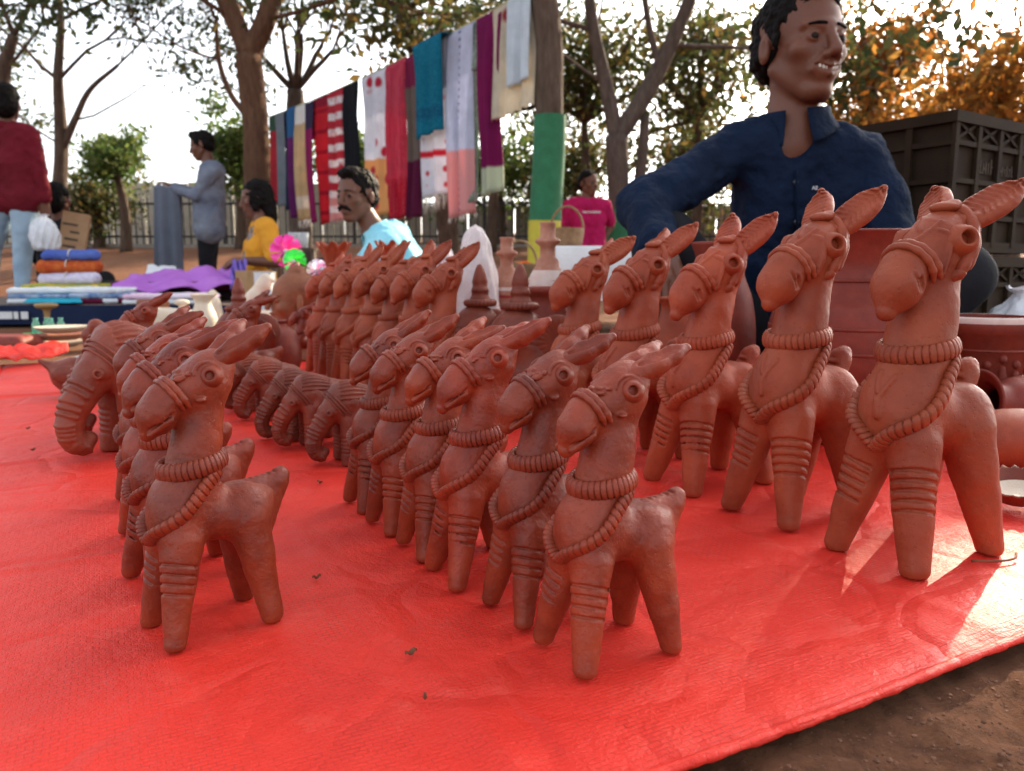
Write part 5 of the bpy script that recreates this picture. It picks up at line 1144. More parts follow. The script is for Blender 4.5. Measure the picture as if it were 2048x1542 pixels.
# ------------------------------------------------------------------ scarves on the line
RA = at(1076, -30, 5.6) + Vector((0.0, -0.02, 0)); RB = at(536, 234, 8.15)
def on_line(t): p = RA.lerp(RB, t); p.z -= 0.10 * 4 * t * (1 - t) * 0.6; return p
def proj_u(p): d = p - Vector((0, 0, CAM_H)); dep = d.y * math.cos(PITCH) - d.z * math.sin(PITCH); return 1024 + FPX * d.x / dep
def line_t(u):
    a, b = 0.0, 1.0
    for _ in range(40):
        m_ = (a + b) / 2
        if proj_u(on_line(m_)) > u: a = m_
        else: b = m_
    return (a + b) / 2
M['rope'] = plain('rope', (0.55, 0.50, 0.25), sc=80, rough=0.8)
tag(MB().tube([on_line(i / 40) for i in range(41)], 0.005, 6).build('clothes_line', M['rope']), 'yellow clothes line carrying the scarves from tree to tree', 'rope')
def mat_scarf(name, base, zones=(), pat=None, rough=0.85):
    """colour by distance below the line (object z, metres, negative down): zones = (top, bottom, colour); pat = dots / ties / stripes / border"""
    m, t, b = nt(name); co = coords(t); sx = t.nodes.new('ShaderNodeSeparateXYZ'); t.links.new(co, sx.inputs[0]); z = sx.outputs[2]; x = sx.outputs[0]
    col = mixc(t, ramp(t, noise(t, 7, 4), 0.35, 0.65), base, tuple(c * 0.82 for c in base))
    def MATH(op, a, b_=None):
        n = t.nodes.new('ShaderNodeMath'); n.operation = op
        for i, v in enumerate((a, b_)):
            if v is None: continue
            if isinstance(v, (int, float)): n.inputs[i].default_value = v
            else: t.links.new(v, n.inputs[i])
        return n.outputs[0]
    def band(v, a, b_, soft=0.01): return MATH('MULTIPLY', ramp(t, v, a - soft, a + soft), MATH('SUBTRACT', 1.0, ramp(t, v, b_ - soft, b_ + soft)))
    for a, b_, c in zones: col = mixc(t, band(z, -b_, -a), col, c)
    if pat:
        kind, c, s_ = pat[:3]
        if kind == 'hstripe': col = mixc(t, ramp(t, MATH('SINE', MATH('MULTIPLY', z, s_)), pat[3], pat[3] + 0.15), col, c)
        if kind == 'vstripe': col = mixc(t, ramp(t, MATH('SINE', MATH('MULTIPLY', x, s_)), pat[3], pat[3] + 0.15), col, c)
        if kind == 'blob':
            vo = N(t, 'ShaderNodeTexVoronoi', Scale=s_, Randomness=pat[4] if len(pat) > 4 else 0.4); t.links.new(co, vo.inputs['Vector']); col = mixc(t, MATH('SUBTRACT', 1.0, ramp(t, vo.outputs['Distance'], pat[3] - 0.06, pat[3] + 0.06)), col, c)
        if kind == 'ties': col = mixc(t, MATH('MULTIPLY', ramp(t, MATH('SINE', MATH('MULTIPLY', z, s_)), -0.2, 0.4), ramp(t, noise(t, 12, 3), 0.3, 0.5)), col, c)
        if kind == 'dots':
            w = MATH('MULTIPLY', ramp(t, MATH('SINE', MATH('MULTIPLY', z, s_)), 0.2, 0.5), band(x, -0.018, 0.018, 0.004)); col = mixc(t, w, col, c)
    t.links.new(col, b.inputs['Base Color']); b.inputs['Roughness'].default_value = rough; b.inputs['Specular IOR Level'].default_value = 0.2; b.inputs['Sheen Weight'].default_value = 0.0
    d = t.nodes.new('ShaderNodeBsdfTranslucent'); t.links.new(col, d.inputs[0]); mx = t.nodes.new('ShaderNodeMixShader'); mx.inputs[0].default_value = 0.28
    t.links.new(b.outputs[0], mx.inputs[1]); t.links.new(d.outputs[0], mx.inputs[2]); t.links.new(mx.outputs[0], t.nodes['Material Output'].inputs[0])
    bump(t, b, noise(t, 500, 2), 0.15, 0.001); return m
def scarf(label, u0, u1, vbot, mat, seed, fringe=None, back=0.35, off=0.0, zig=0.0, wave=0.016):
    ta, tb = line_t(u1), line_t(u0); A = on_line(ta); B = on_line(tb); mid = (A + B) / 2; d = (B - A); wid = d.length; d.normalize(); d.z *= 1.0
    X = -d; nrm = Vector((-X.y, X.x, 0)).normalized(); nrm = nrm if nrm.y < 0 else -nrm     # towards the camera
    Yd = mid.y; vt = at((u0 + u1) / 2, vbot, Yd).z; Lf = mid.z - vt; root = thing('scarf', label, 'scarf', mid, 0, 'scarves on the line'); rr = random.Random(seed); ph = [rr.uniform(0, 6) for _ in range(6)]; slope = (A.z - B.z) / max(wid, 1e-3)
    Mx = Matrix((Vector((X.x, X.y, 0)).normalized(), -nrm, Vector((0, 0, 1)))).transposed(); root.rotation_euler = Mx.to_euler(); nz = 40; nx = 14
    def fn(u, v):
        s = (v * (Lf + back)) - back; x = (u - 0.5) * wid; zt = x * slope; k = min(1.0, abs(s) / 0.25)
        yy = (-0.010 - off if s >= 0 else 0.012 + off * 0.5) - 0.0; fold = wave * k * (math.sin(x * 38 + ph[0]) + 0.6 * math.sin(x * 71 + ph[1] + s * 2)); yy += fold * (0.5 + 0.5 * abs(s)) + 0.02 * k * math.sin(s * 3 + ph[2]) * abs(s)
        x2 = x * (1 - 0.08 * k) + 0.012 * math.sin(s * 4 + ph[3]) * k; z = zt - abs(s)
        if v > 0.999 and zig: z += zig * abs(math.sin(x * 60))
        if abs(s) < 0.02: z = zt + 0.006 - abs(s); yy *= 0.3
        return (x2, yy, z)
    g = MB(); g.grid(fn, nx, nz); c = g.build('cloth', mat, root); md = c.modifiers.new('thickness', 'SOLIDIFY'); md.thickness = 0.0025; md.offset = 0
    if fringe:
        f = MB()
        for i in range(22):
            p = Vector(fn((i + 0.5) / 22, 1.0)); f.tube([p, p + Vector((rr.gauss(0, .006), rr.gauss(0, .006), -fringe * 0.5)), p + Vector((rr.gauss(0, .01), rr.gauss(0, .01), -fringe))], [0.003, 0.003, 0.0015], 4)
        f.build('fringe', M['fringe'], root)
    return root
M['fringe'] = plain('fringe', (0.70, 0.62, 0.55), sc=50, rough=0.9)
mag = (0.30, 0.015, 0.11); mar = (0.14, 0.008, 0.06)
SC = [('narrow red scarf with dark green top at the left end of the line', 539, 555, 405, ('', (0.42, 0.03, 0.045), [(-.02, .16, (0.04, 0.09, 0.06))], None), .0, 0),
 ('grey scarf second from the left end of the line', 553, 571, 412, ('', (0.20, 0.23, 0.26), [], None), .012, 0),
 ('navy scarf between the grey and the purple one', 568, 582, 420, ('', (0.025, 0.03, 0.07), [], None), .0, 0),
 ('purple scarf with blue top', 577, 592, 436, ('', (0.15, 0.02, 0.13), [(-.02, .28, (0.03, 0.12, 0.28))], None), .016, 0),
 ('cream scarf with white top', 590, 616, 440, ('', (0.62, 0.44, 0.24), [(-.02, .18, (0.72, 0.70, 0.66)), (.86, .98, (0.72, 0.62, 0.5))], None), .0, .08),
 ('magenta scarf with dark navy top', 614, 631, 445, ('', mag, [(-.02, .26, (0.04, 0.03, 0.07))], None), .012, 0),
 ('bright red scarf with dark red cross stripes', 627, 662, 446, ('', (0.58, 0.018, 0.03), [(-.02, .10, (0.25, 0.01, 0.03))], ('hstripe', (0.33, 0.005, 0.02), 34, 0.75)), .0, 0),
 ('red scarf with rows of white tie dyed spots', 659, 689, 442, ('', (0.50, 0.03, 0.05), [(.9, 1.3, (0.62, 0.28, 0.26))], ('ties', (0.72, 0.66, 0.66), 46)), .014, 0),
 ('black scarf between the tie dyed and the flowered one', 686, 715, 356, ('', (0.012, 0.013, 0.018), [], None), .0, 0),
 ('white scarf with scattered red flowers', 724, 776, 432, ('', (0.74, 0.74, 0.80), [(.72, 1.2, (0.66, 0.36, 0.14))], ('blob', (0.45, 0.02, 0.05), 6.5, 0.30, 0.8)), .0, 0),
 ('rose red scarf right of the flowered one', 774, 814, 436, ('', (0.52, 0.04, 0.08), [(.94, 1.3, (0.42, 0.01, 0.03))], ('blob', (0.56, 0.10, 0.13), 60, 0.35, 0.2)), .014, 0),
 ('grey brown scarf with maroon top and maroon end', 811, 840, 438, ('', (0.17, 0.13, 0.11), [(-.02, .26, (0.20, 0.015, 0.06)), (.84, 1.3, (0.10, 0.008, 0.04))], None), .0, 0),
 ('white scarf with red block print, red border and fringe', 838, 896, 392, ('', (0.74, 0.73, 0.79), [(.82, .87, (0.55, 0.02, 0.04))], ('blob', (0.55, 0.05, 0.07), 9.0, 0.22, 0.3)), .012, .12),
 ('short teal scarf hanging over the printed white one', 848, 905, 272, ('', (0.005, 0.16, 0.26), [(.52, .60, (0.005, 0.10, 0.19))], ('blob', (0.02, 0.24, 0.34), 70, 0.3, 0.9)), .11, 0),
 ('pale lavender scarf with a row of dark dots and pink end', 898, 950, 432, ('', (0.58, 0.60, 0.74), [(.90, 1.5, (0.70, 0.32, 0.31))], ('dots', (0.10, 0.10, 0.22), 120)), .012, .04),
 ('grey green scarf behind the lavender one', 938, 955, 404, ('', (0.26, 0.33, 0.27), [], ('blob', (0.4, 0.45, 0.38), 40, 0.3, 0.9)), -.02, 0),
 ('plum purple scarf with pale green end', 954, 1005, 386, ('', (0.20, 0.008, 0.085), [(1.09, 1.3, (0.46, 0.50, 0.38))], None), .0, 0),
 ('cream scarf with dark red motifs and zigzag border at the right end of the line', 988, 1077, 232, ('', (0.66, 0.58, 0.44), [(.985, 1.0, (0.35, 0.02, 0.03)), (.80, .82, (0.35, 0.02, 0.03))], ('blob', (0.30, 0.02, 0.03), 4.2, 0.20, 0.9)), .0, 0),
 ('short bluish white scarf on top of the cream one at the right end', 1026, 1073, 168, ('', (0.66, 0.74, 0.80), [], None), .05, 0)]
for i, (lab, u0, u1, vb, (_n, c, zn, pt), off, fr) in enumerate(SC): scarf(lab, u0, u1, vb, mat_scarf('scarf_%d' % i, c, zn, pt), 200 + i, fr or None, off=off, zig=0.03 if 'zigzag' in lab else 0, wave=0.026 if u1 - u0 > 24 else 0.014)

# ------------------------------------------------------------------ plastic crates behind the vendor
M['crate'] = plain('crate_plastic', (0.022, 0.013, 0.007), (0.034, 0.020, 0.011), 9, 0.75, 120, 0.2, 0.002, 0.12)
def crate(label, loc, rz, s=1.0):
    """open lattice crate .36 x .54 x .285: ribs and lattice bars round a thin wall"""
    root = thing('plastic_crate', label, 'crate', loc, rz, 'stacked crates'); W, D, H = 0.36, 0.54, 0.285; t = 0.004
    wl = MB(); wl.box((W / 2, t, H / 2), (W - .01, t, H - .02)); wl.box((W / 2, D - t, H / 2), (W - .01, t, H - .02)); wl.box((t, D / 2, H / 2), (t, D - .01, H - .02)); wl.box((W - t, D / 2, H / 2), (t, D - .01, H - .02)); wl.box((W / 2, D / 2, 0.008), (W - .01, D - .01, 0.008)); wl.build('wall', M['crate'], root, False)
    for nm, z, h in (('rim', H - 0.012, 0.022), ('rib', H - 0.062, 0.010), ('rib', H * 0.52, 0.010), ('rib', H * 0.27, 0.010), ('rib', 0.014, 0.022)):
        r = MB(); e = 0.012 if nm == 'rim' else 0.008
        r.box((W / 2, -e / 2 + .001, z), (W + 2 * e, e, h)); r.box((W / 2, D + e / 2 - .001, z), (W + 2 * e, e, h)); r.box((-e / 2 + .001, D / 2, z), (e, D, h)); r.box((W + e / 2 - .001, D / 2, z), (e, D, h)); r.build(nm, M['crate'], root, False)
    for k in range(5):
        x = W * k / 4; b = MB(); b.box((x, -0.004, H / 2), (0.014, 0.0085, H - .03)); b.build('upright', M['crate'], root, False)
    for k in range(1, 6):
        y = D * k / 6; b = MB(); b.box((-0.004, y, H / 2), (0.0085, 0.014, H - .03)); b.build('upright', M['crate'], root, False)
    cr = MB()
    for k in range(4):
        for sg in (-1, 1): cr.box((W * (k + .5) / 4, -0.003, H - 0.037), (0.09, 0.004, 0.006), Matrix.Rotation(sg * 0.42, 3, 'Y'))
    cr.build('cross_brace', M['crate'], root, False)
    return root
CA = math.atan2(0.19, 0.29)
crate('dark brown plastic crate at the bottom of the stack right of the vendor', (0.900, 1.62, 0.0), CA); cu = crate('dark brown plastic crate with worn white lettering on top of the stack', (0.898, 1.622, 0.290), CA)
M['worn_print'] = plain('worn_print', (0.085, 0.058, 0.040), (0.03, 0.02, 0.013), 90, 0.8, lo=0.45, hi=0.65)
cw_ = [c for c in cu.children if c.name.startswith('wall')][0]; rl = random.Random(6)
def strokes(x0, n, w_, h0):
    """worn raised letters, only their uprights and feet still to be made out"""
    m_ = MB()
    for k in range(n):
        x = x0 + k * w_ / n; h = h0 * rl.uniform(0.55, 1.0); m_.box((x, -0.0008, 0.168 + h / 2), (0.0034, 0.0016, h))
        if rl.random() < 0.6: m_.box((x + w_ / n * 0.45, -0.0008, 0.168 + rl.choice((0.002, h - 0.002, h / 2))), (w_ / n * 0.6, 0.0016, 0.003))
    return m_
strokes(0.103, 6, 0.066, 0.036).build('worn_lettering', M['worn_print'], cw_, False); strokes(0.198, 6, 0.062, 0.026).build('worn_lettering', M['worn_print'], cw_, False)
# clear bag by the crates
def blobbag(name, label, cat, loc, r, H, mat, seed, handles=True):
    root = thing(name, label, cat, loc); rr = random.Random(seed); ph = [rr.uniform(0, 6) for _ in range(6)]
    MB().lathe(prof([(0.0005, 0), (r * 0.8, 0.0), (r, H * .2), (r * 1.02, H * .5), (r * .7, H * .78), (r * .28, H * .93), (r * .42, H)], 7), 60, lambda i, a: (1 + .08 * math.sin(5 * a + ph[0] + i * .2) + .06 * math.sin(11 * a + ph[1] - i * .35) + .04 * math.sin(17 * a + i * .6), .012 * H * math.sin(4 * a + i))).build('bag', mat, root); return root
blobbag('plastic_bag', 'bluish clear plastic bag beside the relief planter at the right edge', 'bag', (0.905, 1.36, 0.0), 0.075, 0.225, M['bagw'], 3)

# ------------------------------------------------------------------ white table and things on it
M['white_cloth'] = mat_cloth('white_cloth', (0.62, 0.61, 0.60), (0.70, 0.69, 0.68), 5, 0.9, 700, 0.4)
M['dark_wood'] = plain('dark_wood', (0.10, 0.06, 0.04), (0.06, 0.035, 0.024), 14, 0.6, 60, 0.3, 0.004)
def table():
    root = thing('draped_table', 'low table draped in white cloth in front of the crimson tshirt', 'table', (0.60, 3.55, 0)); W, D, H = 0.86, 0.60, 0.36
    for sx in (-1, 1):
        for sy in (-1, 1): MB().box((sx * (W / 2 - .05), sy * (D / 2 - .05), (H - .03) / 2), (.04, .04, H - .03)).build('leg', M['dark_wood'], root, False)
    MB().box((0, 0, H - .02), (W - .02, D - .02, .024)).build('top', M['dark_wood'], root, False)
    g = MB(); n = 120; pts = []
    def ring(k):
        t = k / n * 4; s = int(t) % 4; f = t - int(t); c = [(-W / 2, -D / 2), (W / 2, -D / 2), (W / 2, D / 2), (-W / 2, D / 2)]; a, b = c[s], c[(s + 1) % 4]; return a[0] + (b[0] - a[0]) * f, a[1] + (b[1] - a[1]) * f
    V = []; F = []
    for j, (sc_, z) in enumerate(((0.0, H), (0.97, H), (1.0, H - .006), (1.01, H - .10), (1.02, H - .22))):
        for k in range(n):
            x, y = ring(k); w = 1 + (0.022 * math.sin(k * 1.1) * max(0, j - 2)); V.append((x * sc_ * w, y * sc_ * w, z + (0.012 * math.sin(k * .5) if j == 4 else 0)))
    for j in range(4):
        for k in range(n): F.append((j * n + k, j * n + (k + 1) % n, (j + 1) * n + (k + 1) % n, (j + 1) * n + k))
    g.add(V, F).build('tablecloth', M['white_cloth'], root)
table()
M['cane'] = plain('cane', (0.30, 0.17, 0.08), (0.20, 0.10, 0.045), 40, 0.7, 120, 0.6, 0.006)
def basket(label, loc, s):
    root = thing('cane_basket', label, 'basket', loc, 0, 'cane baskets', s); MB().lathe(prof([(0.0005, 0), (.07, 0), (.085, .05), (.09, .09), (.085, .09), (.078, .05), (.065, .01), (0.0005, .008)], 4), 40, lambda i, a: (1 + .02 * math.sin(24 * a + 3.14 * (i % 2)), 0)).build('bowl', M['cane'], root)
    MB().tube([(.085 * math.cos(t), 0, .085 + .12 * math.sin(t)) for t in np.linspace(0, math.pi, 20)], .006, 8).build('handle', M['cane'], root)
basket('cane basket with hoop handle left of the green painted tree foot', (at(1040, 520, 3.9).x, 3.9, 0.20), 1.0); basket('cane basket with hoop handle right of the green painted tree foot', (at(1132, 492, 3.5).x, 3.45, 0.362), 0.85)
bx = thing('wooden_box', 'low dark wooden box under the left cane basket', 'box', (at(1030, 540, 3.9).x, 3.9, 0)); MB().box((0, 0, .10), (.60, .34, .196)).build('box', M['dark_wood'], bx, False); MB().box((0, 0, .1965), (.62, .36, .006)).build('lid', M['dark_wood'], bx, False)
M['orange_cloth'] = mat_cloth('orange_cloth', (0.62, 0.12, 0.02))
ob = thing('orange_bundle', 'small orange cloth bundle in the left cane basket', 'cloth', (at(1040, 520, 3.9).x, 3.9, 0.235)); Sb = SDF().ell((0, 0, 20), (60, 55, 45)).ell((25, 10, 45), (35, 30, 28), 12); link('bundle', Sb.mesh('bundle', 4, M['orange_cloth'], 0.001, [(0.03, 4, 2)]), None, ob)
# ------------------------------------------------------------------ neighbouring stall on the left
M['skirt'] = mat_cloth('navy_skirt', (0.010, 0.018, 0.05), (0.016, 0.026, 0.065), 5); M['teal'] = mat_cloth('teal_cloth', (0.01, 0.28, 0.40), (0.015, 0.34, 0.46), 5); M['sheet_white'] = mat_cloth('white_sheet', (0.72, 0.73, 0.75), (0.64, 0.65, 0.68), 5)
def platform():
    root = thing('stall_platform', 'low wooden stall platform with navy skirt at left', 'platform', (-2.15, 4.45, 0)); W, D, H = 2.3, 1.65, 0.095
    MB().box((0, 0, H - .012), (W, D, .024)).build('deck', M['dark_wood'], root, False)
    for sx in (-1, 0, 1):
        for sy in (-1, 1): MB().box((sx * (W / 2 - .06), sy * (D / 2 - .06), (H - .024) / 2), (.07, .07, H - .024)).build('leg', M['dark_wood'], root, False)
    g = MB(); g.grid(lambda u, v: ((u - .5) * (W + .02), -D / 2 - .012 + .006 * math.sin(u * 60), H + .004 - v * (H - .006)), 90, 3); sk_ = g.build('skirt', M['skirt'], root)
    for x, w_ in ((-.225, .085), (-.165, .022), (-.125, .034)): MB().box((x, -D / 2 - .022, .052), (w_, .002, .034)).build('white_print', M['white_thread'], sk_, False)
platform()
PZ = 0.096
def pile(name, label, cat, u, v, Y, size, mats, rz, seed, rnd=0.35, z0=None):
    """folded cloth: rounded soft slabs, one per layer"""
    p = at(u, v, Y); root = thing(name, label, cat, (p.x, Y, PZ if z0 is None else z0), rz); rr = random.Random(seed); z = 0.0
    for m_ in mats:
        h = size[2] / len(mats); S = SDF(); x, y = size[0] / 2 * 1000, size[1] / 2 * 1000; r = min(h * 500, 30)
        for sy in np.linspace(-1, 1, max(2, int(2 * y / (r * 1.1)))): S.cone((-x + r + rr.uniform(-4, 4), sy * (y - r), r + z * 1000), (x - r + rr.uniform(-4, 4), sy * (y - r), r + z * 1000), r, r, r * 0.8)
        link('folded_cloth', S.mesh('fold', max(4.0, r / 4), m_, 0.001, [(0.012, 5.0, seed), (0.05, 1.5, seed + 1)]), None, root); z += h
    return root
C = {}
for n_, c1, c2 in (('blue', (0.06, 0.10, 0.36), (0.10, 0.15, 0.42)), ('rust', (0.42, 0.06, 0.02), (0.55, 0.13, 0.03)), ('lilac', (0.55, 0.50, 0.66), (0.66, 0.62, 0.72)), ('purple', (0.40, 0.13, 0.50), (0.46, 0.17, 0.56)), ('violet', (0.16, 0.10, 0.42), (0.2, 0.13, 0.46)), ('pinkw', (0.70, 0.42, 0.58), (0.74, 0.66, 0.72)), ('denim', (0.10, 0.18, 0.36), (0.40, 0.46, 0.56)), ('dmar', (0.10, 0.008, 0.03), (0.14, 0.012, 0.04)), ('yell', (0.60, 0.42, 0.04), (0.2, 0.3, 0.06)), ('blackc', (0.015, 0.013, 0.014), (0.03, 0.02, 0.02)), ('pinkr', (0.55, 0.06, 0.12), (0.45, 0.04, 0.1))):
    C[n_] = mat_cloth('cloth_' + n_, c1, c2, 30 if n_ in ('denim', 'rust', 'lilac', 'yell') else 6)
def roll(label, u, v, Y, L, r, m_, rz, z):
    p = at(u, v, Y); root = thing('cloth_roll', label, 'cloth roll', (p.x, Y, z), rz, 'stacked cloth rolls'); S = SDF().cone((-L * 500 + r * 900, 0, r * 1000), (L * 500 - r * 900, 0, r * 1000), r * 1000, r * 1000).cone((-L * 500 + r * 900, -r * 600, r * 800), (L * 500 - r * 900, -r * 600, r * 800), r * 780, r * 780, r * 300)
    link('roll', S.mesh('roll', 5, m_, 0.001, [(0.02, 4, int(u)), (0.06, 1.6, 3)]), None, root); MB().tube([(0, (r * 1.03) * math.cos(t) - r * .25, r + r * 1.06 * math.sin(t)) for t in np.linspace(0, 6.283, 25)][:-1], .004, 6, True).build('tie', M['fringe'], root)
pile('cloth_pile', 'low pile of yellow and green cloth under the stacked rolls', 'cloth', 138, 590, 4.62, (.44, .26, .085), [C['yell'], C['yell']], .05, 1)
roll('white lilac cloth roll, lowest of the stacked rolls', 140, 563, 4.60, .36, .037, C['lilac'], -.05, PZ + .083); roll('rust orange cloth roll in the middle of the stacked rolls', 140, 538, 4.62, .37, .040, C['rust'], .04, PZ + .150); roll('blue cloth roll on top of the stacked rolls', 144, 517, 4.62, .34, .030, C['blue'], -.02, PZ + .226)
def sheet(name, label, cat, corners, mat, amp, seed, thick=0.004, nu=40, nv=28, fold=0.0):
    """draped sheet between four world corners"""
    A, B, Cc, D = [Vector(c) for c in corners]; base = (A + B + Cc + D) / 4; base.z = min(c.z for c in (A, B, Cc, D)); root = thing(name, label, cat, base); uv = np.array([(i / nu, j / nv, 0) for j in range(nv + 1) for i in range(nu + 1)]); nz = fbm(uv * np.array([1, 2.2, 1]), 4, 3, seed) * amp
    def fn(u, v):
        i = int(round(v * nv)) * (nu + 1) + int(round(u * nu)); p = (A * (1 - u) + B * u) * (1 - v) + (D * (1 - u) + Cc * u) * v; return p + Vector((0, 0, abs(nz[i]) + fold * abs(math.sin(u * 9 + v * 3)))) - base
    g = MB(); g.grid(fn, nu, nv); o = g.build('cloth', mat, root); md = o.modifiers.new('thickness', 'SOLIDIFY'); md.thickness = thick; md.offset = 1; return root
def w(u, v, Y): return at(u, v, Y)
pile('cloth_pile', 'pile of dark folded cloth under the purple sheet', 'cloth', 390, 590, 4.55, (.80, .40, .10), [C['blackc'], C['dmar']], .06, 7)
sheet('purple_sheet', 'large bright purple sheet spread over the left stall', 'cloth', (w(205, 592, 4.15), w(492, 588, 4.15), w(492, 540, 4.8), w(300, 552, 4.8)), C['purple'], .035, 5, fold=.03)
sheet('violet_cloth', 'violet cloth folded over the right end of the purple sheet', 'cloth', (w(462, 586, 4.12), w(492, 585, 4.12), w(494, 534, 4.72), w(464, 536, 4.72)), C['violet'], .02, 6, fold=.04)
sheet('white_cloth', 'white cloth with a raised corner behind the purple sheet', 'cloth', (w(290, 556, 4.85), w(370, 556, 4.85), w(352, 540, 5.1), w(296, 532, 5.1)), M['sheet_white'], .02, 7)
pile('cloth_pile', 'pile of white and denim blue printed cloth at the left of the stall', 'cloth', 150, 590, 4.0, (.52, .30, .075), [M['sheet_white'], C['denim'], M['sheet_white']], .12, 3)
pile('cloth_pile', 'denim blue printed cloth lying left of the purple sheet', 'cloth', 212, 588, 3.98, (.30, .22, .05), [C['dmar'], C['denim']], .30, 4)
pile('cloth_pile', 'pink and white folded cloth in front of the purple sheet', 'cloth', 345, 596, 3.85, (.40, .22, .05), [M['sheet_white'], C['pinkw']], .1, 8)
pile('cloth_pile', 'red cloth heap behind the rolls', 'cloth', 222, 560, 4.95, (.20, .2, .10), [C['pinkr'], C['blackc']], .1, 9)
pile('cloth_pile', 'small white cloth pile behind the standing man', 'cloth', 385, 535, 5.15, (.30, .2, .15), [C['blackc'], M['sheet_white']], .1, 10)
sheet('teal_sheet', 'teal cloth lying along the front edge of the left stall', 'cloth', (w(46, 606, 3.66), w(165, 607, 3.66), w(160, 598, 3.85), w(60, 598, 3.85)), M['teal'], .006, 8, nu=24, nv=8)
M['wood'] = plain('light_wood', (0.40, 0.24, 0.10), (0.30, 0.17, 0.07), 14, 0.5, 60, 0.2, 0.003)
pp = at(95, 640, 3.25); MB_ = thing('wooden_stand', 'small turned wooden stand before the navy skirt', 'stand', (pp.x, 3.25, 0)); MB().lathe(prof([(.0005, 0), (.03, 0), (.03, .01), (.014, .03), (.014, .09), (.04, .105), (.042, .12), (.0005, .124)], 4), 28).build('turned_wood', M['wood'], MB_)
def mat_glass(name, c, al):
    m, t, b = nt(name); b.inputs['Base Color'].default_value = (*c, 1); b.inputs['Roughness'].default_value = 0.08; b.inputs['Transmission Weight'].default_value = 0.6; b.inputs['IOR'].default_value = 1.3; return m
M['gglass'] = mat_glass('green_glass', (0.35, 0.75, 0.55), .5); M['green_plastic'] = plain('green_plastic', (0.10, 0.55, 0.12), sc=10, rough=0.35)
for i, u in enumerate((72, 88, 102, 116)):
    q = at(u, 650, 2.98); o = thing('glass_jar', '%s green glass jar from the left on the green tray' % ('first', 'second', 'third', 'fourth')[i], 'jar', (q.x, 2.98 + .02 * (i % 2), .018), 0, 'green glass jars'); MB().lathe(prof([(.0005, 0), (.014, 0), (.015, .03), (.011, .042), (.008, .05), (.010, .058)], 4), 20).build('jar', M['gglass'], o)
q = at(95, 655, 2.98); tr = thing('green_tray', 'bright green tray under the glass jars', 'tray', (q.x, 2.98, 0)); MB().lathe([(.0005, .004), (.075, .004), (.09, .016), (.092, .018), (.086, .016), (.072, .001), (.0005, .0)], 36).build('tray', M['green_plastic'], tr); tr.scale = (1, .6, 1)
for i in range(3):
    q = at(118, 690, 2.55); o = thing('pale_plate', ('pale plate at the bottom of the stack by the dirt patch', 'pale pink plate in the middle of the stack by the dirt patch', 'cream plate on top of the stack by the dirt patch')[i], 'plate', (q.x + .006 * i, 2.55, .002 + .024 * i), 0, 'stacked plates'); MB().lathe([(.0005, .004), (.05, .004), (.078, .020), (.082, .024), (.076, .024), (.05, .009), (.0005, .008)], 40).build('plate', (M['clay_white'], M['clay_pale'], M['clay_white'])[i], o)
# red cloths beside the far left corner of the tarpaulin
sheet('red_cloth', 'crumpled red cloth along the far left corner of the tarpaulin', 'cloth', (gnd(-60, 735, .02), gnd(136, 712, .02), gnd(136, 696, .035), gnd(-60, 700, .045)), M['tarp'], .02, 12, nu=40, nv=10)
rb = thing('red_box', 'flat red box on the dirt at the left edge', 'box', gnd(5, 700, 0)); S = SDF().cone((-90, -40, 30), (90, -40, 30), 26, 26).cone((-90, 40, 30), (90, 40, 30), 26, 26, 20).cone((-90, 0, 34), (90, 0, 34), 24, 24, 20); link('box', S.mesh('box', 5, M['clay_red']), None, rb); rb.location = (-1.62, 2.42, 0.0); rb.location.z = .0
sheet('paper_sheet', 'white sheet lying beyond the far edge of the tarpaulin', 'sheet', (Vector((-1.28, 2.13, .003)), Vector((-.30, 2.64, .003)), Vector((-.40, 2.84, .003)), Vector((-1.30, 2.34, .003))), M['sheet_white'], .002, 14, .001, 20, 8)
# pale ceramics
CW = M['clay_white']
def standing(name, label, cat, u, Y, pr_, mat, parts=(), **k): return pot(name, label, cat, (at(u, 640, Y).x, Y, .0), pr_, mat, parts, **k)
standing('lidded_jar', 'cream lidded jar with round knob behind the hooked swan', 'jar', 366, 2.72, prof([(.03, 0), (.05, .03), (.052, .07), (.04, .10), (.036, .105)]), CW, [('lid', prof([(.042, .105), (.036, .118), (.014, .126), (.012, .134), (.024, .142), (.022, .154), (.0005, .158)], 4), CW)])
standing('cream_pot', 'cream pot with wide flared rim left of the crowned elephant', 'pot', 408, 2.95, prof([(.03, 0), (.045, .04), (.048, .08), (.034, .12), (.03, .14), (.046, .168)]), CW)
standing('cream_jar', 'squat cream jar at the left of the pale pots', 'jar', 330, 2.85, prof([(.04, 0), (.055, .02), (.058, .09), (.05, .115), (.03, .12)]), CW)
standing('brown_pot', 'brown clay pot behind the cream jars', 'pot', 308, 3.15, prof([(.05, 0), (.06, .02), (.062, .12), (.058, .14)]), M['clay_buddha'])
standing('cream_finial', 'small cream knob topped pot behind the flared cream pot', 'pot', 428, 3.2, prof([(.03, 0), (.04, .05), (.03, .13), (.012, .15), (.02, .165), (.006, .18)]), CW)
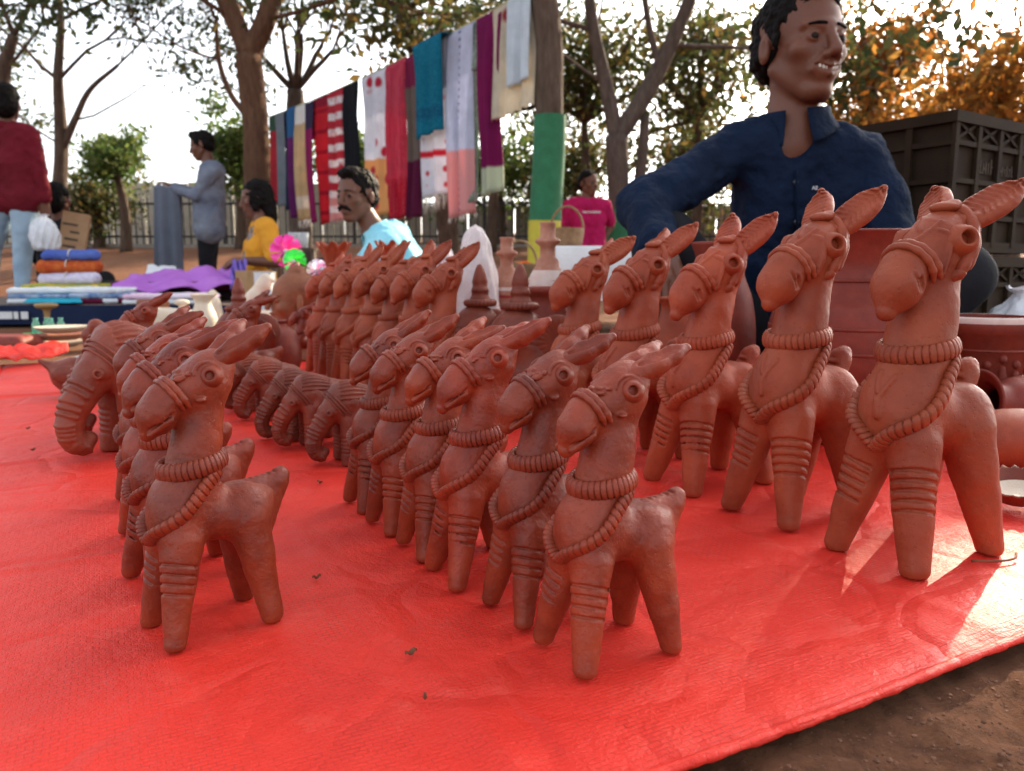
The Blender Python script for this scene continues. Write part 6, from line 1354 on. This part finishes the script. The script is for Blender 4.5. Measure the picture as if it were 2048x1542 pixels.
# boxes, pinwheels, cups
M['card'] = plain('cardboard', (0.42, 0.26, 0.14), (0.36, 0.21, 0.11), 10, 0.85, 80, 0.15, 0.002)
b1 = thing('cardboard_box', 'cardboard box behind the face bust, left of the pinwheels', 'box', (at(508, 560, 3.7).x, 3.7, 0)); MB().box((0, 0, .13), (.13, .13, .26)).build('carton', M['card'], b1, False); MB().box((0, -.066, .13), (.02, .001, .25)).build('tape', M['wood'], b1, False)
b2 = thing('white_box', 'small white box in front of the cardboard box', 'box', (at(530, 560, 3.5).x, 3.5, 0)); MB().box((0, 0, .125), (.075, .07, .25)).build('carton', M['sheet_white'], b2, False); MB().box((0, 0, .2515), (.079, .074, .003)).build('lid', M['sheet_white'], b2, False)
M['foil_pink'] = plain('pink_foil', (0.85, 0.02, 0.30), (0.95, 0.08, 0.42), 20, 0.3); M['foil_green'] = plain('green_foil', (0.02, 0.65, 0.06), (0.10, 0.85, 0.12), 20, 0.3); M['foil_white'] = plain('white_foil', (0.8, 0.75, 0.8), (0.85, 0.3, 0.55), 20, 0.3)
def pinwheel(label, u, v, Y, r, mat, seed):
    c = at(u, v, Y); root = thing('pinwheel', label, 'pinwheel', (c.x, Y, 0), R(seed * 17 % 30 - 15), 'toy pinwheels'); MB().tube([(0, .012, 0), (0, .012, c.z)], .004, 8).build('stick', M['foil_pink'], root)
    def petal(k):
        g = MB(); a0 = k * math.pi / 4 + seed
        g.grid(lambda s, t: ((t * r) * math.cos(a0 + s * .78 * (1 - .2 * t)), -.014 - .03 * s * math.sin(t * 3.1) , (t * r) * math.sin(a0 + s * .78 * (1 - .2 * t)) * 1.0), 6, 6); return g
    for k in range(8): petal(k).build('petal', mat, root, True, (0, 0, c.z))
    MB().lathe([(.0005, .006), (.008, .004), (.009, -.004), (.0005, -.006)], 14).build('hub', M['foil_white'], root, True, (0, -.02, c.z), (math.pi / 2, 0, 0))
pinwheel('large pink pinwheel above the face bust', 574, 502, 3.1, .064, M['foil_pink'], 1); pinwheel('bright green pinwheel in front of the pink one', 593, 522, 3.0, .048, M['foil_green'], 2); pinwheel('small pink and white pinwheel right of the green one', 636, 540, 3.05, .042, M['foil_white'], 3)
blobbag('plastic_bag', 'pale blue plastic bag between the pinwheels and the frilled vase', 'bag', (at(650, 560, 3.0).x, 3.0, 0), .045, .27, mat_plastic('blue_film', (0.50, 0.66, 0.78), .85), 6)
M['clear'] = mat_glass('clear_plastic', (0.85, 0.88, 0.9), .3)
for i, u in enumerate((588, 606)):
    o = thing('clear_cup', ('clear plastic cup left of the pair behind the pinwheels', 'clear plastic cup right of the pair behind the pinwheels')[i], 'cup', (at(u, 480, 3.6).x, 3.6, at(u, 496, 3.6).z), 0, 'clear cups'); MB().lathe([(.0005, 0), (.022, 0), (.028, .07), (.026, .07), (.02, .003), (.0005, .003)], 24).build('cup', M['clear'], o)
ck = thing('display_rack', 'dark thin rack carrying the clear cups', 'rack', (at(597, 500, 3.6).x, 3.6, 0)); zt = at(597, 496, 3.6).z; MB().box((0, 0, zt - .006), (.16, .08, .008)).build('shelf', M['dark_wood'], ck, False)
for sx in (-.07, .07): MB().box((sx, 0, (zt - .01) / 2), (.012, .05, zt - .01)).build('leg', M['dark_wood'], ck, False)
# cloth held by the standing man, bags
M['greycloth'] = mat_cloth('grey_held_cloth', (0.13, 0.15, 0.19), (0.17, 0.19, 0.24), 6, .9, 500, .3, ('Z', 30, (0.10, 0.115, 0.15), .7))
hc = thing('held_cloth', 'long grey cloth hanging from the hands of the standing man', 'cloth', at(332, 372, 7.05)); g = MB(); g.grid(lambda s, t: ((s - .5) * (.22 + .05 * t) - .03 * t, .02 * math.sin(s * 14) * (.3 + t), .01 * math.sin(s * 7) - .86 * t), 26, 30); o = g.build('cloth', M['greycloth'], hc); md = o.modifiers.new('thickness', 'SOLIDIFY'); md.thickness = .006
g = MB(); g.grid(lambda s, t: ((s - .5) * .22 - .02 * t, .05 + .02 * math.sin(s * 12 + 1) * (.3 + t), .01 * math.sin(s * 7) - .62 * t), 22, 22); o = g.build('cloth_fold', M['greycloth'], hc); md = o.modifiers.new('thickness', 'SOLIDIFY'); md.thickness = .006
kb = thing('paper_bag', 'brown paper carrier bag with dark print leaning at left', 'bag', (at(122, 470, 5.75).x, 5.75, .10)); kb.rotation_euler = (R(-8), R(10), R(18))
V = [(-.08, -.05, 0), (.08, -.05, 0), (.08, .05, 0), (-.08, .05, 0), (-.085, -.03, .34), (.085, -.03, .34), (.085, .03, .34), (-.085, .03, .34)]; V = [(x * 1.05, y, z + .26) for x, y, z in V]
MB().add(V, [(0, 3, 2, 1), (0, 1, 5, 4), (1, 2, 6, 5), (2, 3, 7, 6), (3, 0, 4, 7)]).build('bag', M['card'], kb, False)
rr = random.Random(3)
for k in range(4): MB().box((rr.uniform(-.03, .03), -.0475 + .018 * (k / 5), .34 + .055 * k), (rr.uniform(.06, .11), .002, .016)).build('print', M['dark_wood'], kb, False)
MB().box((0, 0, .13), (.30, .24, .26)).build('stand_box', M['card'], kb, False)
cb = blobbag('carrier_bag', 'white plastic carrier bag hanging from the hand of the woman in maroon', 'bag', at(92, 500, 5.38), .085, .24, M['bagw'], 9)
# crumbs, twig and specks on the red sheet
M['dry'] = plain('dry_leaf', (0.22, 0.08, 0.035), (0.12, 0.045, 0.02), 60, .8)
def crumb(label, u, v, L, seed):
    p = gnd(u, v, .008); root = thing('dry_leaf_crumb', label, 'leaf', p, random.Random(seed).uniform(0, 6)); r = random.Random(seed); g = MB(); g.grid(lambda s, t: ((s - .5) * L, (t - .5) * L * .45 * (1 - (2 * s - 1) ** 2 * .8), .0012 * math.sin(s * 9 + r.random()) + .0015 * abs(t - .5) * 2), 8, 4); o = g.build('leaf', M['dry'], root); md = o.modifiers.new('thickness', 'SOLIDIFY'); md.thickness = .0004
crumb('dry brown leaf crumb on the red sheet between the left horse and the middle row', 822, 1306, .009, 1); crumb('dry leaf crumb on the red sheet left of the middle elephants', 640, 965, .008, 2); crumb('tiny leaf crumb on the red sheet at far left', 66, 900, .008, 3); crumb('tiny leaf crumb near the left elephants trunk', 56, 857, .009, 4); crumb('thin dry leaf crumb right of the nearest left row horse', 633, 1155, .007, 5); crumb('small leaf crumb in front of the nearest middle row horse', 850, 1395, .004, 6)
tw = gnd(1990, 1122, .008); o = thing('twig', 'thin dry twig by the hind foot of the nearest tall horse', 'twig', tw); MB().tube(spline([(-.02, 0, 0), (0, -.003, .001), (.018, .003, .001), (.026, .012, .003)], 6), [.0011] * 18 + [.0006], 6).build('stick', M['dry'], o)
# gravel on the bare dirt in the lower right corner
def gravel():
    r = np.random.default_rng(5); V = []; F = []; ico = [(0, 0, 1), (.89, 0, .45), (.28, .85, .45), (-.72, .53, .45), (-.72, -.53, .45), (.28, -.85, .45), (.72, .53, -.45), (-.28, .85, -.45), (-.89, 0, -.45), (-.28, -.85, -.45), (.72, -.53, -.45), (0, 0, -1)]
    fc = [(0, 1, 2), (0, 2, 3), (0, 3, 4), (0, 4, 5), (0, 5, 1), (1, 6, 2), (2, 7, 3), (3, 8, 4), (4, 9, 5), (5, 10, 1), (2, 6, 7), (3, 7, 8), (4, 8, 9), (5, 9, 10), (1, 10, 6), (6, 11, 7), (7, 11, 8), (8, 11, 9), (9, 11, 10), (10, 11, 6)]
    for k in range(2600):
        a = r.uniform(0.2, 1.1); b = -abs(r.normal(0, .11)) - .012; p = tp(a, b); s = .0005 + .0014 * r.random() ** 3; q = np.array(ico) * s * r.uniform(.7, 1.3, (12, 3)); base = len(V); V += [(p.x + x, p.y + y, -.006 + z * .6) for x, y, z in q]; F += [tuple(i + base for i in t) for t in fc]
    stuff(link('gravel', np_mesh('gravel', V, F, M['gravel'], False)))
M['gravel'] = plain('gravel', (0.19, 0.08, 0.042), (0.10, 0.04, 0.02), 90, .95); gravel()
